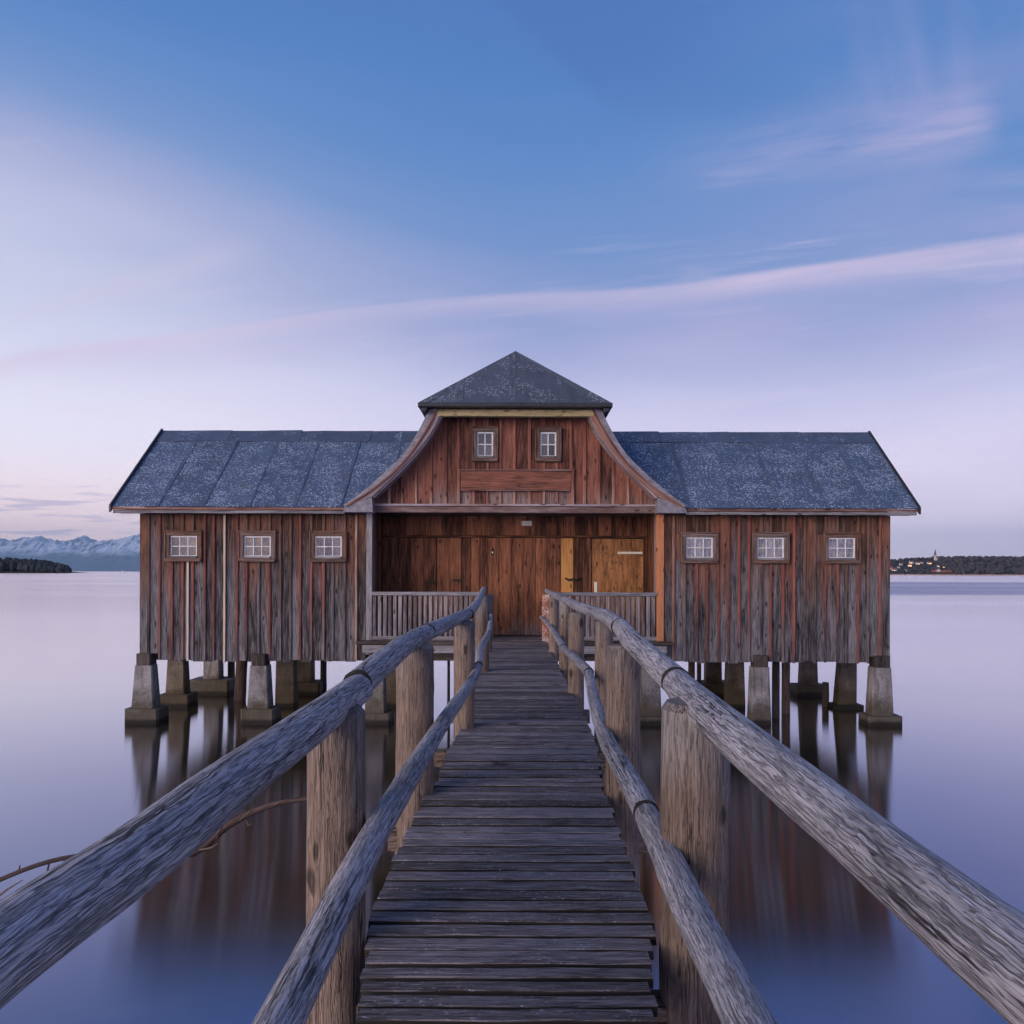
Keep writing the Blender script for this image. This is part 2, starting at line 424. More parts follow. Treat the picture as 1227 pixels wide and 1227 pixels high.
def snow():
    m, nt, b, out = newmat('snowy_rock')
    p = posn(nt); px, py, pz = sep(nt, p)
    g = nt.nodes.new("ShaderNodeNewGeometry"); nz = sep(nt, V(nt, g.outputs['Normal']))[2]
    n = noise(nt, vmul(nt, p, (.0011, .0011, .0022)), 1, 6, .65)
    s = (pz + (n - .5) * 1000).ss(850, 1400) * (nz + (n - .5) * 1.3).ss(.52, .72)
    c = mixc(nt, s, mixc(nt, n.ss(.35, .65), C(.022, .035, .045), C(.07, .085, .10)), C(.86, .86, .90))
    setp(nt, b, c, .9, spec=.1)
    return m
M['snow'] = snow()

def wood_far(name, a, b2, c3):
    m, nt, b, out = newmat(name)
    p = posn(nt)
    n = noise(nt, p, .045, 4, .65); n2 = noise(nt, p, .3, 3, .6)
    c = mixc(nt, n.ss(.35, .65), a, b2); c = mixc(nt, n2.ss(.5, .7) * .6, c, c3)
    setp(nt, b, c, .95, spec=.05)
    return m
M['forest'] = wood_far('bare_wood_crowns', C(.045, .045, .055), C(.085, .068, .074), C(.036, .050, .045))
M['conifer'] = wood_far('dark_conifer_wood', C(.024, .028, .034), C(.050, .052, .056), C(.065, .055, .05))
M['hillm'] = wood_far('wooded_hillside', C(.045, .040, .038), C(.075, .065, .05), C(.05, .06, .035))
M['reed'] = wood_far('dry_reed', C(.30, .15, .09), C(.46, .26, .16), C(.40, .12, .07))
M['plaster'] = simple('white_plaster', C(.50, .48, .47), .8, nscale=.3, var=.08)
M['tile'] = simple('red_tile', C(.26, .085, .055), .8, nscale=.5)
M['slate'] = simple('grey_slate', C(.10, .10, .12), .7, nscale=.5)
M['redwood'] = simple('red_boarding', C(.36, .085, .055), .8, nscale=.5)

# ------------------------------------------------------------------ mesh builder
ORIGIN = {}
class B:
    def __init__(s): s.v, s.f, s.co, s.sm, s.mi = [], [], [], [], []
    def add(s, verts, faces, co=None, smooth=False, mi=None):
        o = len(s.v); s.v += [tuple(p) for p in verts]
        s.co += [tuple(c) for c in (co if co is not None else verts)]
        for k, f in enumerate(faces): s.f.append(tuple(i + o for i in f)); s.sm.append(smooth); s.mi.append(mi[k] if mi else 0)
        return s
    def bar(s, a0, a1, b0, b1, l0, l1, axis='z', ch=.006, jit=0.0, n=1, sides=0):
        """a chamfered stick. axis is its long side; (a, b) are the two others: z->(x,y), x->(z,y), y->(x,z)"""
        ch = min(ch, (a1 - a0) * .3, (b1 - b0) * .3)
        ring = [(a0 + ch, b0), (a1 - ch, b0), (a1, b0 + ch), (a1, b1 - ch), (a1 - ch, b1), (a0 + ch, b1), (a0, b1 - ch), (a0, b0 + ch)]
        off = (random.uniform(0, 50), random.uniform(0, 50), random.uniform(0, 50))
        vs_, co = [], []
        for k in range(n + 1):
            l = l0 + (l1 - l0) * k / n
            ja, jb = random.uniform(-jit, jit), random.uniform(-jit, jit)
            sl = random.uniform(-jit, jit) * 2 if k in (0, n) else 0
            for (a, b) in ring:
                a, b = a + ja, b + jb
                ll = l + sl * ((a - a0) / max(a1 - a0, 1e-6) - .5)
                vs_.append({'z': (a, b, ll), 'x': (ll, b, a), 'y': (a, ll, b)}[axis])
                co.append((a + off[0], b + off[1], ll + off[2]))
        flip = axis == 'x' or axis == 'y'
        fs = []
        for k in range(n):
            for i in range(8):
                j = (i + 1) % 8
                q = (k * 8 + i, k * 8 + j, k * 8 + 8 + j, k * 8 + 8 + i)
                fs.append(q[::-1] if flip else q)
        c0, c1 = tuple(range(8)), tuple(n * 8 + i for i in range(8))
        fs += [c0, c1[::-1]] if flip else [c0[::-1], c1]
        mi = [sides if (k < 8 * n and k % 8 in (0, 4)) else 0 for k in range(len(fs))] if sides else None
        return s.add(vs_, fs, co, False, mi)
    def box(s, x0, x1, y0, y1, z0, z1, axis='z', ch=.005, jit=0, n=1, sides=0):
        if axis == 'z': return s.bar(x0, x1, y0, y1, z0, z1, 'z', ch, jit, n)
        if axis == 'x': return s.bar(z0, z1, y0, y1, x0, x1, 'x', ch, jit, n, sides)
        return s.bar(x0, x1, z0, z1, y0, y1, 'y', ch, jit, n)
    def prism(s, poly, y0, y1, grain='z'):
        """poly is a list of (x, z), counter-clockwise seen from the camera side (-y)"""
        off = (random.uniform(0, 50), random.uniform(0, 50), random.uniform(0, 50)); n = len(poly)
        vs_ = [(x, y0, z) for x, z in poly] + [(x, y1, z) for x, z in poly]
        co = [((p[0] if grain == 'z' else p[2]) + off[0], p[1] + off[1], (p[2] if grain == 'z' else p[0]) + off[2]) for p in vs_]
        fs = [tuple(range(n)), tuple(range(2 * n - 1, n - 1, -1))]
        for i in range(n):
            j = (i + 1) % n; fs.append((i, n + i, n + j, j))
        return s.add(vs_, fs, co)
    def frustum(s, cx, cy, z0, z1, w0, w1, d0=None, d1=None, ch=.02, dxy=(0, 0)):
        d0 = w0 if d0 is None else d0; d1 = w1 if d1 is None else d1
        off = random.uniform(0, 50); vs_ = []
        for z, w_, d_, ox, oy in ((z0, w0, d0, 0, 0), (z1, w1, d1, dxy[0], dxy[1])):
            a, b = w_ / 2, d_ / 2; c = ch
            for x, y in ((-a + c, -b), (a - c, -b), (a, -b + c), (a, b - c), (a - c, b), (-a + c, b), (-a, b - c), (-a, -b + c)):
                vs_.append((cx + x + ox, cy + y + oy, z))
        fs = [(i, (i + 1) % 8, 8 + (i + 1) % 8, 8 + i) for i in range(8)] + [tuple(range(7, -1, -1)), tuple(range(8, 16))]
        return s.add(vs_, fs, [(x + off, y, z) for x, y, z in vs_])
    def tube(s, pts, rad, seg=12, step=None, rough=0.0, capround=.3, seed=0, flat=0.0, nfreq=9, capmi=0):
        pts = [Vector(p) for p in pts]
        if step: pts, rad = smooth_path(pts, rad, step)
        n = len(pts); off = random.uniform(0, 60); L = 0.0; rings = []; vs_, co = [], []
        prev_n = None
        for i, p in enumerate(pts):
            tg = (pts[min(i + 1, n - 1)] - pts[max(i - 1, 0)]).normalized()
            if prev_n is None:
                ref = Vector((0, 0, 1)) if abs(tg.z) < .9 else Vector((0, 1, 0))
                nn = tg.cross(ref).normalized()
            else:
                nn = (prev_n - tg * prev_n.dot(tg)).normalized()
            prev_n = nn; bb = tg.cross(nn)
            if i: L += (p - pts[i - 1]).length
            for k in range(seg):
                a = 2 * math.pi * k / seg; r = rad[i]; ca, sa = math.cos(a), math.sin(a)
                if rough:
                    q = Vector((ca * 1.3 + seed, sa * 1.3, L * 2.2))
                    r *= 1 + rough * mnoise.noise(q) + rough * .45 * mnoise.noise(Vector((ca * nfreq * .6 + seed, sa * nfreq * .6, L * 1.6)))
                    # knot bumps
                    kk = mnoise.noise(Vector((ca * 2.2 + seed * 3, sa * 2.2, L * 4.5 + 17)))
                    if kk > .38: r *= 1 + (kk - .38) * rough * 3
                vs_.append(p + nn * (ca * r) + bb * (sa * r))
                co.append((ca * rad[i] + off, sa * rad[i], L + off))
        fs = []
        for i in range(n - 1):
            for k in range(seg):
                j = (k + 1) % seg
                fs.append((i * seg + k, i * seg + j, (i + 1) * seg + j, (i + 1) * seg + k))
        s.add(vs_, fs, co, True)
        for i, sg in ((0, -1), (n - 1, 1)):
            tg = (pts[min(i + 1, n - 1)] - pts[max(i - 1, 0)]).normalized() * sg
            base = [Vector(vs_[i * seg + k]) for k in range(seg)]
            c = pts[i]
            inner = [c + (q - c) * .86 + tg * rad[i] * capround * .35 for q in base]
            vv = base + inner + [c + tg * rad[i] * capround * .45]
            cc = [((q - c).x * 1 + off, (q - c).y, (q - c).z * .15) for q in vv]
            ff = []
            for k in range(seg):
                j = (k + 1) % seg
                q = (k, j, seg + j, seg + k); t3 = (seg + k, seg + j, 2 * seg)
                ff += [q, t3] if sg > 0 else [q[::-1], t3[::-1]]
            s.add(vv, ff, cc, False, [capmi] * len(ff))
        return s
    def build(s, name, mat, parent=None, loc=None):
        me = bpy.data.meshes.new(name)
        root = parent
        while root is not None and root.parent is not None: root = root.parent
        base = Vector(ORIGIN.get(root.name, (0, 0, 0))) if root is not None else Vector(loc or (0, 0, 0))
        me.from_pydata([tuple(Vector(p) - base) for p in s.v], [], s.f)
        me.polygons.foreach_set('use_smooth', s.sm)
        if any(s.mi): me.polygons.foreach_set('material_index', s.mi)
        a = me.attributes.new('co', 'FLOAT_VECTOR', 'POINT')
        a.data.foreach_set('vector', [x for c in s.co for x in c])
        for m in (mat if isinstance(mat, list) else [mat]): me.materials.append(m)
        me.update()
        o = bpy.data.objects.new(name, me); COL.objects.link(o)
        if parent is not None: o.parent = parent
        else: o.location = base
        return o

def smooth_path(pts, rad, step):
    P, Rr = [], []
    n = len(pts)
    for i in range(n - 1):
        p0, p1, p2, p3 = pts[max(i - 1, 0)], pts[i], pts[i + 1], pts[min(i + 2, n - 1)]
        m = max(1, int((p2 - p1).length / step))
        t1, t2 = (p2 - p0) * .5, (p3 - p1) * .5
        if i == 0: t1 = p2 - p1
        if i == n - 2: t2 = p2 - p1
        # keep uneven spacing from overshooting
        l = (p2 - p1).length
        if t1.length > l: t1 = t1 * (l / t1.length)
        if t2.length > l: t2 = t2 * (l / t2.length)
        for k in range(m):
            t = k / m
            h = (2*t**3 - 3*t**2 + 1, t**3 - 2*t**2 + t, -2*t**3 + 3*t**2, t**3 - t**2)
            P.append(p1 * h[0] + t1 * h[1] + p2 * h[2] + t2 * h[3]); Rr.append(rad[i] * (1 - t) + rad[i + 1] * t)
    P.append(pts[-1]); Rr.append(rad[-1])
    return P, Rr

def tag(o, label=None, cat=None, group=None, kind=None):
    if label: o['label'] = label
    if cat: o['category'] = cat
    if group: o['group'] = group
    if kind: o['kind'] = kind
    return o
def empty(name, loc, label, cat, group=None):
    o = bpy.data.objects.new(name, None); COL.objects.link(o); o.location = loc
    o.empty_display_size = .2
    ORIGIN[o.name] = tuple(loc)
    return tag(o, label, cat, group)
def copy_part(o, parent, loc):
    c = o.copy(); COL.objects.link(c); c.parent = parent; c.location = loc
    return c
U = random.uniform

# ------------------------------------------------------------------ water, far shores, mountains
wb = B(); wb.add([(-90000, -3000, 0), (90000, -3000, 0), (90000, 62000, 0), (-90000, 62000, 0)], [(0, 1, 2, 3)])
tag(wb.build('lake_water', M['water']), 'smooth violet lake water around the boathouse piers', kind='structure')

def fbm(x, y, o=5, ridged=False):
    s, a, f, tot = 0, 1, 1, 0
    for k in range(o):
        n = mnoise.noise(Vector((x * f + k * 7.3, y * f - k * 3.1, k * 1.7)))
        s += a * ((1 - abs(n) * 1.9) if ridged else n); tot += a; a *= .52; f *= 2.05
    return s / tot

def mountains():
    nx, ny = 700, 60
    x0, x1, y0, y1 = -44000, -14000, 45000, 57000
    b = B(); vs_ = []
    for j in range(ny):
        for i in range(nx):
            x = x0 + (x1 - x0) * i / (nx - 1); y = y0 + (y1 - y0) * j / (ny - 1)
            tt = j / (ny - 1)
            px = 620 + x * F / 51000
            env = min(1, tt / .62) ** 1.25
            if tt > .8: env *= 1 - (tt - .8) * 2.2
            peak = 2260 + 400 * math.exp(-((px - 160) / 26) ** 2) + 120 * math.exp(-((px - 62) / 14) ** 2) + 60 * math.sin(px * .09)
            rg = fbm(x / 4200, y / 6000, 3, True); r2 = fbm(x / 1050 + 9, y / 2200, 5, True)
            h = env * (peak * (.56 + .26 * rg + .26 * r2) + 210 * fbm(x / 300, y / 800, 3))
            foot = 420 * max(0, 1 - abs(tt - .16) / .16) * (.7 + .5 * fbm(x / 3000, 9.1, 4))
            h = max(h, foot)
            fade = min(1, (x1 - x) / 9000)
            vs_.append((x, y, h * fade - 25 * (1 - min(1, tt * 12))))
    fs = [(j * nx + i, j * nx + i + 1, (j + 1) * nx + i + 1, (j + 1) * nx + i) for j in range(ny - 1) for i in range(nx - 1)]
    b.add(vs_, fs)
    tag(b.build('mountains', M['snow']), 'snow capped mountain range on the far horizon left of the boathouse', kind='structure')
mountains()

def blob_tree(b, x, y, z, h, r, conifer):
    """a small far tree: jagged stacked rings"""
    n = 6; a0 = U(0, 6.28)
    prof = [(0, .45), (.25, 1.0), (.6, .62), (.85, .28)] if conifer else [(0, .35), (.3, .95), (.6, 1.0), (.85, .6)]
    vs_ = []
    for t, k in prof:
        for i in range(n):
            rr = r * k * U(.65, 1.25); a = a0 + i * 6.283 / n
            vs_.append((x + rr * math.cos(a), y + rr * math.sin(a), z + h * (t + U(-.05, .05))))
    vs_.append((x + U(-.2, .2) * r, y, z + h))
    fs = []
    for k in range(3):
        for i in range(n):
            j = (i + 1) % n
            fs.append((k * n + i, k * n + j, (k + 1) * n + j, (k + 1) * n + i))
    fs += [(3 * n + i, 3 * n + (i + 1) % n, 4 * n) for i in range(n)]
    b.add(vs_, fs)

# west headland with dark conifers
def headland():
    g = B(); nx, ny = 40, 8; vs_ = []
    def hh(x, y):
        e = min(1, max(0, (-.562 * y - x) / 50)); s = min(1, max(0, (y - 1480) / 60)) * min(1, max(0, (1900 - y) / 80))
        return 9 * e * s - .3
    for j in range(ny):
        for i in range(nx):
            x = -1800 + i * (970 / (nx - 1)); y = 1470 + j * (440 / (ny - 1)); vs_.append((x, y, hh(x, y)))
    g.add(vs_, [(j * nx + i, j * nx + i + 1, (j + 1) * nx + i + 1, (j + 1) * nx + i) for j in range(ny - 1) for i in range(nx - 1)], smooth=True)
    tag(g.build('headland', M['hillm']), 'low wooded headland across the lake on the left', kind='structure')
    f = B()
    for k in range(1300):
        y = 1490 + 320 * random.random() ** 1.6; x = -.567 * y - 900 * random.random() ** 1.5
        edge = min(1, max(0, (-.567 * y - x) / 130))
        blob_tree(f, x, y, hh(x, y) - 1, (14 + 9 * edge + U(-2.5, 2.5)), U(4.5, 7.5), random.random() < .3)
    tag(f.build('forest', M['conifer']), 'dark conifer wood covering the low headland', 'forest', kind='stuff')
headland()

def hill_h(x, y):
    s = max(0, min(1, (y - 2470) / 420)); s = s * s * (3 - 2 * s) * .55 + s * .45
    top = 50 + 7 * math.sin(x * .004 + 1.0) + 9 * fbm(x / 300, y / 300, 3)
    e = min(1, max(0, (x - 420) / 300))
    return top * s * e - .6
HOUSES = []
def east_shore():
    g = B(); nx, ny = 110, 26; vs_ = []
    for j in range(ny):
        for i in range(nx):
            x = 400 + i * (2600 / (nx - 1)); y = 2460 + j * (900 / (ny - 1)); vs_.append((x, y, hill_h(x, y)))
    g.add(vs_, [(j * nx + i, j * nx + i + 1, (j + 1) * nx + i + 1, (j + 1) * nx + i) for j in range(ny - 1) for i in range(nx - 1)], smooth=True)
    tag(g.build('hill', M['hillm']), 'wooded hill with a village on the far shore at right', kind='structure')
    h2 = B(); vs_ = []; nx, ny = 60, 10
    for j in range(ny):
        for i in range(nx):
            x = -200 + i * (5200 / (nx - 1)); y = 5200 + j * 220
            e = math.exp(-((x - 2300) / 900) ** 2)
            vs_.append((x, y, (128 * e + 10 * fbm(x / 500, y / 500, 4)) * math.sin(min(1, j / 5) * 1.57) - 4))
    h2.add(vs_, [(j * nx + i, j * nx + i + 1, (j + 1) * nx + i + 1, (j + 1) * nx + i) for j in range(ny - 1) for i in range(nx - 1)], smooth=True)
    tag(h2.build('hill', M['conifer']), 'more distant dark ridge behind the village', kind='structure')

def ground_at(px, py):
    """where the sight line towards a spot of the village meets the hillside"""
    y = 2472.0
    while y < 3000:
        x = (px - 620) * y / F; z = CAMZ + (687.5 - py) * y / F
        if hill_h(x, y) >= z: break
        y += 4
    x = (px - 620) * y / F
    return x, y, max(0, hill_h(x, y))

def house(px, py, w, d, h, rot, wall, roof, label, lit=(), cat='house', name='house'):
    x, y, z = ground_at(px, py); z -= .5
    HOUSES.append((x, y, max(w, d)))
    o = empty(name, (x, y, z), label, cat, 'houses of the lakeside village')
    ca, sa = math.cos(rot), math.sin(rot)
    def T(pts): return [(x + a * ca - b * sa, y + a * sa + b * ca, z + c) for a, b, c in pts]
    a, b2, rh = w / 2, d / 2, d * .42
    bb = B(); bb.add(T([(-a, -b2, 0), (a, -b2, 0), (a, b2, 0), (-a, b2, 0), (-a, -b2, h), (a, -b2, h), (a, b2, h), (-a, b2, h), (-a, 0, h + rh), (a, 0, h + rh)]),
        [(0, 1, 5, 4), (1, 2, 6, 9, 5), (2, 3, 7, 6), (3, 0, 4, 8, 7)])
    wl = bb.build('wall', wall, o)
    e = .6; t = .35
    rr = B()
    rr.add(T([(-a - e, -b2 - e, h - .3), (a + e, -b2 - e, h - .3), (a + e, 0, h + rh + .15), (-a - e, 0, h + rh + .15), (a + e, b2 + e, h - .3), (-a - e, b2 + e, h - .3),
              (-a - e, -b2 - e, h - .3 + t), (a + e, -b2 - e, h - .3 + t), (a + e, 0, h + rh + .15 + t), (-a - e, 0, h + rh + .15 + t), (a + e, b2 + e, h - .3 + t), (-a - e, b2 + e, h - .3 + t)]),
           [(6, 7, 8, 9), (9, 8, 10, 11), (3, 2, 1, 0), (5, 4, 2, 3), (0, 1, 7, 6), (4, 5, 11, 10), (1, 2, 8, 7), (2, 4, 10, 8), (3, 0, 6, 9), (5, 3, 9, 11)])
    rr.build('roof', roof, o)
    nwin = max(2, int(w / 3.2))
    for k in range(nwin):
        for r_ in range(2 if h > 4.5 else 1):
            cx = -a + w * (k + .5) / nwin; cz = 1.2 + r_ * 2.6
            wbb = B(); wbb.add(T([(cx - .55, -b2 - .08, cz), (cx + .55, -b2 - .08, cz), (cx + .55, -b2 - .08, cz + 1.3), (cx - .55, -b2 - .08, cz + 1.3),
                                  (cx - .55, -b2 + .1, cz), (cx + .55, -b2 + .1, cz), (cx + .55, -b2 + .1, cz + 1.3), (cx - .55, -b2 + .1, cz + 1.3)]),
                               [(0, 1, 2, 3), (1, 5, 6, 2), (0, 3, 7, 4), (3, 2, 6, 7), (0, 4, 5, 1)])
            wbb.build('window', M['lit'] if (k + r_ * nwin) in lit else M['slate'], o)
    return o

def village():
    P_, T_, S_ = M['plaster'], M['tile'], M['slate']
    house(1092, 675.5, 13, 10, 7, .1, P_, S_, 'large white house with grey roof high on the village slope', (1, 4))
    house(1090, 679, 11, 9, 5, -.2, P_, T_, 'house with orange lit windows just below the large white house', (0, 1, 2, 3, 4, 5))
    house(1099.5, 676.5, 10, 9, 5, .3, P_, T_, 'lamplit house between the large white house and the church', (0, 1, 2))
    house(1104, 675.5, 9, 8, 5.2, -.1, P_, S_, 'small white house with slate roof halfway to the church', ())
    house(1113.5, 676, 12, 9, 5, .15, P_, T_, 'house glowing amber just below the church', (0, 1, 2, 4, 5, 6))
    house(1079.5, 677.5, 9, 8, 5.5, .2, P_, S_, 'white gabled house standing apart left of the lit houses', ())
    house(1076.5, 681, 8, 8, 5, -.3, P_, S_, 'low white house near the shore below the gabled house', ())
    house(1071.5, 684.3, 14, 10, 5, .1, P_, T_, 'broad white house with tiled roof on the waterline by the boathouse wall', (1,))
    house(1068, 682.5, 9, 8, 5.5, 0, P_, T_, 'white house half hidden behind the boathouse corner', ())
    house(1124.5, 679.5, 7, 8, 4.5, .1, P_, T_, 'small cottage beside the church tower', (0,))
    house(1123.7, 685.2, 13, 10, 6.5, 1.57, P_, T_, 'white gabled boat hall with red roof on the far shore', ())
    house(1118, 685.6, 12, 9, 3.2, .05, M['redwood'], T_, 'low red boarded boat shed left of the white boat hall', (), 'shed', 'shed')
    house(1134, 685.6, 34, 9, 2.6, 0, M['redwood'], T_, 'long low red boat shed right of the white boat hall', (), 'shed', 'shed')
    house(1086, 684.8, 10, 9, 4.4, .2, P_, S_, 'grey roofed white house on the shore between jetty and sheds', ())
    # church
    x, y, z = ground_at(1120.5, 671.5); z -= 1
    HOUSES.append((x, y, 16))
    o = empty('church', (x, y, z), 'white village church with tall dark spire on the hill', 'church')
    b = B(); b.frustum(x, y, z, z + 20, 6.4, 6.2, ch=.05); b.build('tower', P_, o)
    b = B(); b.frustum(x, y, z + 20, z + 42, 6.8, .5, ch=.04); b.build('spire', S_, o)
    b = B(); b.box(x + 3, x + 17, y - 4, y + 4, z, z + 8, ch=.05); b.build('nave', P_, o)
    b = B(); b.add([(x + 2.6, y - 4.8, z + 7.8), (x + 17.4, y - 4.8, z + 7.8), (x + 17.4, y, z + 13), (x + 2.6, y, z + 13), (x + 17.4, y + 4.8, z + 7.8), (x + 2.6, y + 4.8, z + 7.8)],
                   [(0, 1, 2, 3), (3, 2, 4, 5), (1, 4, 2), (0, 3, 5), (0, 5, 4, 1)]); b.build('roof', T_, o)
    b = B(); b.box(x - .6, x + .6, y - 3.3, y - 3.05, z + 15.5, z + 17.5, ch=.02); b.build('window', S_, o)
    # one street lamp over the sheds
    x, y, z = ground_at(1131, 684.5)
    o = empty('street_lamp', (x, y, z), 'lit yellow street lamp above the long red boat shed', 'street lamp')
    b = B(); b.tube([(x, y, z - 1), (x, y, z + 12)], [.16, .1], 6); b.build('pole', M['iron'], o)
    b = B(); b.tube([(x, y, z + 12.1), (x, y, z + 12.5), (x, y, z + 13.4), (x, y, z + 13.8)], [.4, .9, .9, .3], 8)
    b.build('lamp_head', emis('lamp_glow', C(1, .72, .25), 5.0), o)
east_shore(); village()
def east_wood():
    f = B(); n = 0
    while n < 1900:
        x = U(700, 2500); y = 2490 + 520 * random.random()
        px = 620 + x * F / y
        if any(abs(x - hx * y / hy) < w * .75 and y < hy + 6 and y > hy - 120 for hx, hy, w in HOUSES): continue
        z = hill_h(x, y)
        if z < 1: continue
        if px < 1118 and random.random() < .45: continue
        big = 1.0 if px > 1118 else .7
        blob_tree(f, x, y, z - 1, big * U(11, 16), U(5, 8.5), random.random() < .15); n += 1
    tag(f.build('forest', M['forest']), 'leafless brown wood covering the hill on the far right shore', 'forest', kind='stuff')
    r = B()
    for k in range(700):
        x = U(1010, 2300); y = U(2462, 2474)
        r.add([(x - 3, y, -.2), (x + 3, y, -.2), (x + 2.2, y + .4, U(1.2, 2.8)), (x - 2.4, y + .4, U(1.2, 2.8)), (x + 3, y + 3, -.2), (x - 3, y + 3, -.2)],
              [(0, 1, 2, 3), (2, 4, 5, 3), (1, 4, 2), (0, 3, 5)])
    tag(r.build('reeds', M['reed']), 'strip of dry reddish reeds along the far shore', 'reeds', kind='stuff')
east_wood()

# tiny sailing boat far out
x, y = (147 - 620) * 1400 / F, 1400
sbt = empty('sailboat', (x, y, 0), 'tiny white sailboat far out below the snowy mountains', 'sailboat')
b = B(); b.add([(x - 3.5, y - .9, .9), (x + 3.5, y, .9), (x - 3.5, y + .9, .9), (x - 3, y, -.3), (x + 2.6, y, -.2)], [(0, 1, 2), (0, 3, 4, 1), (2, 1, 4, 3), (0, 2, 3)])
b.build('hull', M['white'], sbt)
b = B(); b.tube([(x + .2, y, .8), (x + .2, y, 8)], [.07, .05], 6); b.build('mast', M['iron'], sbt)
b = B(); b.add([(x + .1, y, 1.8), (x - 2.2, y + .25, 1.8), (x + .1, y, 7.6), (x + .1, y + .04, 1.8), (x - 2.2, y + .29, 1.8), (x + .1, y + .04, 7.6)], [(0, 2, 1), (3, 4, 5), (0, 1, 4, 3), (1, 2, 5, 4)])
b.build('sail', M['white'], sbt)

# ------------------------------------------------------------------ the boathouse
HX = -.06                      # its centre line
YW = 18.4                      # front wall plane
YB = 22.85                     # back wall
WL, WR = HX - 8.72, HX + 8.72  # outer ends of the walls
PL, PR = HX - 3.29, HX + 3.29  # porch opening
ZB, ZE = 1.43, 4.84            # wall foot and wall top
ZD = 1.94                      # deck level
YP = 19.72                     # porch back wall
bh = empty('boathouse', (HX, 20.6, 1.4), 'brown boarded boathouse with blue grey roofs on concrete piers in the lake', 'boathouse')

# carcass behind the boards
b = B()
for xa, xb in ((WL + .06, PL - .16), (PR + .16, WR - .06)):
    b.box(xa, xb, YW + .12, YB, ZB + .06, ZE + .12, 'x')
b.box(PL - .14, PR + .14, YP + .06, YB, ZB + .12, ZE + .1, 'x')
b.build('wall', M['under'], bh)
b = B()
b.box(WL + .1, WR - .1, YW + .16, YW + .42, ZB - .0, ZB + .3, 'x')
b.box(WL + .1, WR - .1, 20.5, 20.8, ZB - .02, ZB + .25, 'x')
b.box(WL + .1, WR - .1, YB - .4, YB - .1, ZB - .01, ZB + .25, 'x')
b.build('sill_beam', M['under'], bh)
for zz_ in (1.30, 1.08):
    b = B(); b.tube([(-7.1, 22.6, zz_), (-5.2, 22.6, zz_)], [.03, .03], 8); b.build('tie_rod', M['iron'], bh)

WIN_L = [(-7.74), (-6.03), (-4.385)]
WIN_R = [(4.22), (5.87), (7.52)]
WINS = WIN_L + WIN_R
WZ0, WZ1, WHW = 3.76, 4.42, .40           # frame bottom, top, half width

def boards(xa, xb, mat_of, pitch):
    n = round((xb - xa) / pitch); wd = (xb - xa) / n
    xs = [xa + i * wd for i in range(n + 1)]
    for i in range(1, n): xs[i] += U(-.025, .025)
    return xs

def wall_planks(xa, xb, wins, cream):
    xs = boards(xa, xb, None, .25)
    for i in range(len(xs) - 1):
        x0, x1 = xs[i] + .006, xs[i + 1] - .006
        spans = [(ZB + U(-.03, .03), ZE)]
        if x0 < WL + .30: spans = [(ZB + .17, ZE)]
        if x1 > WR - .30: spans = [(ZB + .14, ZE)]
        for wx in wins:
            if x1 > wx - WHW + .02 and x0 < wx + WHW - .02:
                l, r = x0 < wx - WHW + .02, x1 > wx + WHW - .02
                spans = [(spans[0][0], WZ0 + .02), (WZ1 - .02, ZE)]
                if l: b = B(); b.box(x0, wx - WHW + .03, YW + .002, YW + .034, WZ0 + .015, WZ1 - .015); b.build('plank', M['wall'], bh)
                if r: b = B(); b.box(wx + WHW - .03, x1, YW + .002, YW + .034, WZ0 + .015, WZ1 - .015); b.build('plank', M['wall'], bh)
        dy_ = U(0, .012)
        for z0, z1 in spans:
            b = B(); b.box(x0, x1, YW + dy_, YW + .032 + dy_, z0, z1, ch=.006, jit=.003, n=3); b.build('plank', M['wall'], bh)
    for i, x in enumerate(xs[1:-1]):
        hw = U(.024, .032)
        near = [wx for wx in wins if abs(x - wx) < WHW + .03]
        zf = ZB + U(-.02, .05)
        k = random.random()
        if near:
            m = M['bat_red'] if k < .62 else M['bat_brown']
            b = B(); b.box(x - hw, x + hw, YW - .026, YW + .003, zf, WZ0 - .035, ch=.005, jit=.003, n=3); b.build('batten', m, bh)
            b = B(); b.box(x - hw, x + hw, YW - .024, YW + .003, WZ1 + .035, ZE - .01, ch=.005, n=1); b.build('batten', M['bat_brown'], bh)
        else:
            m = M['bat_red'] if k < .50 else (M['bat_brown'] if k < .92 else M['bat_gable'])
            b = B(); b.box(x - hw, x + hw, YW - .026, YW + .003, zf, ZE - .01, ch=.005, jit=.003, n=3); b.build('batten', m, bh)
    for x, z0, z1 in cream:
        b = B(); b.box(x - .024, x + .024, YW - .034, YW - .004, z0, z1, ch=.004); o = b.build('batten', M['cream'], bh)
        o['label'] = 'pale bare wood batten'
wall_planks(WL, PL - .16, WIN_L, [(-6.79, ZB - .05, ZE - .02), (-7.64, ZB, WZ0 - .03)])
wall_planks(PR + .16, WR, WIN_R, [])

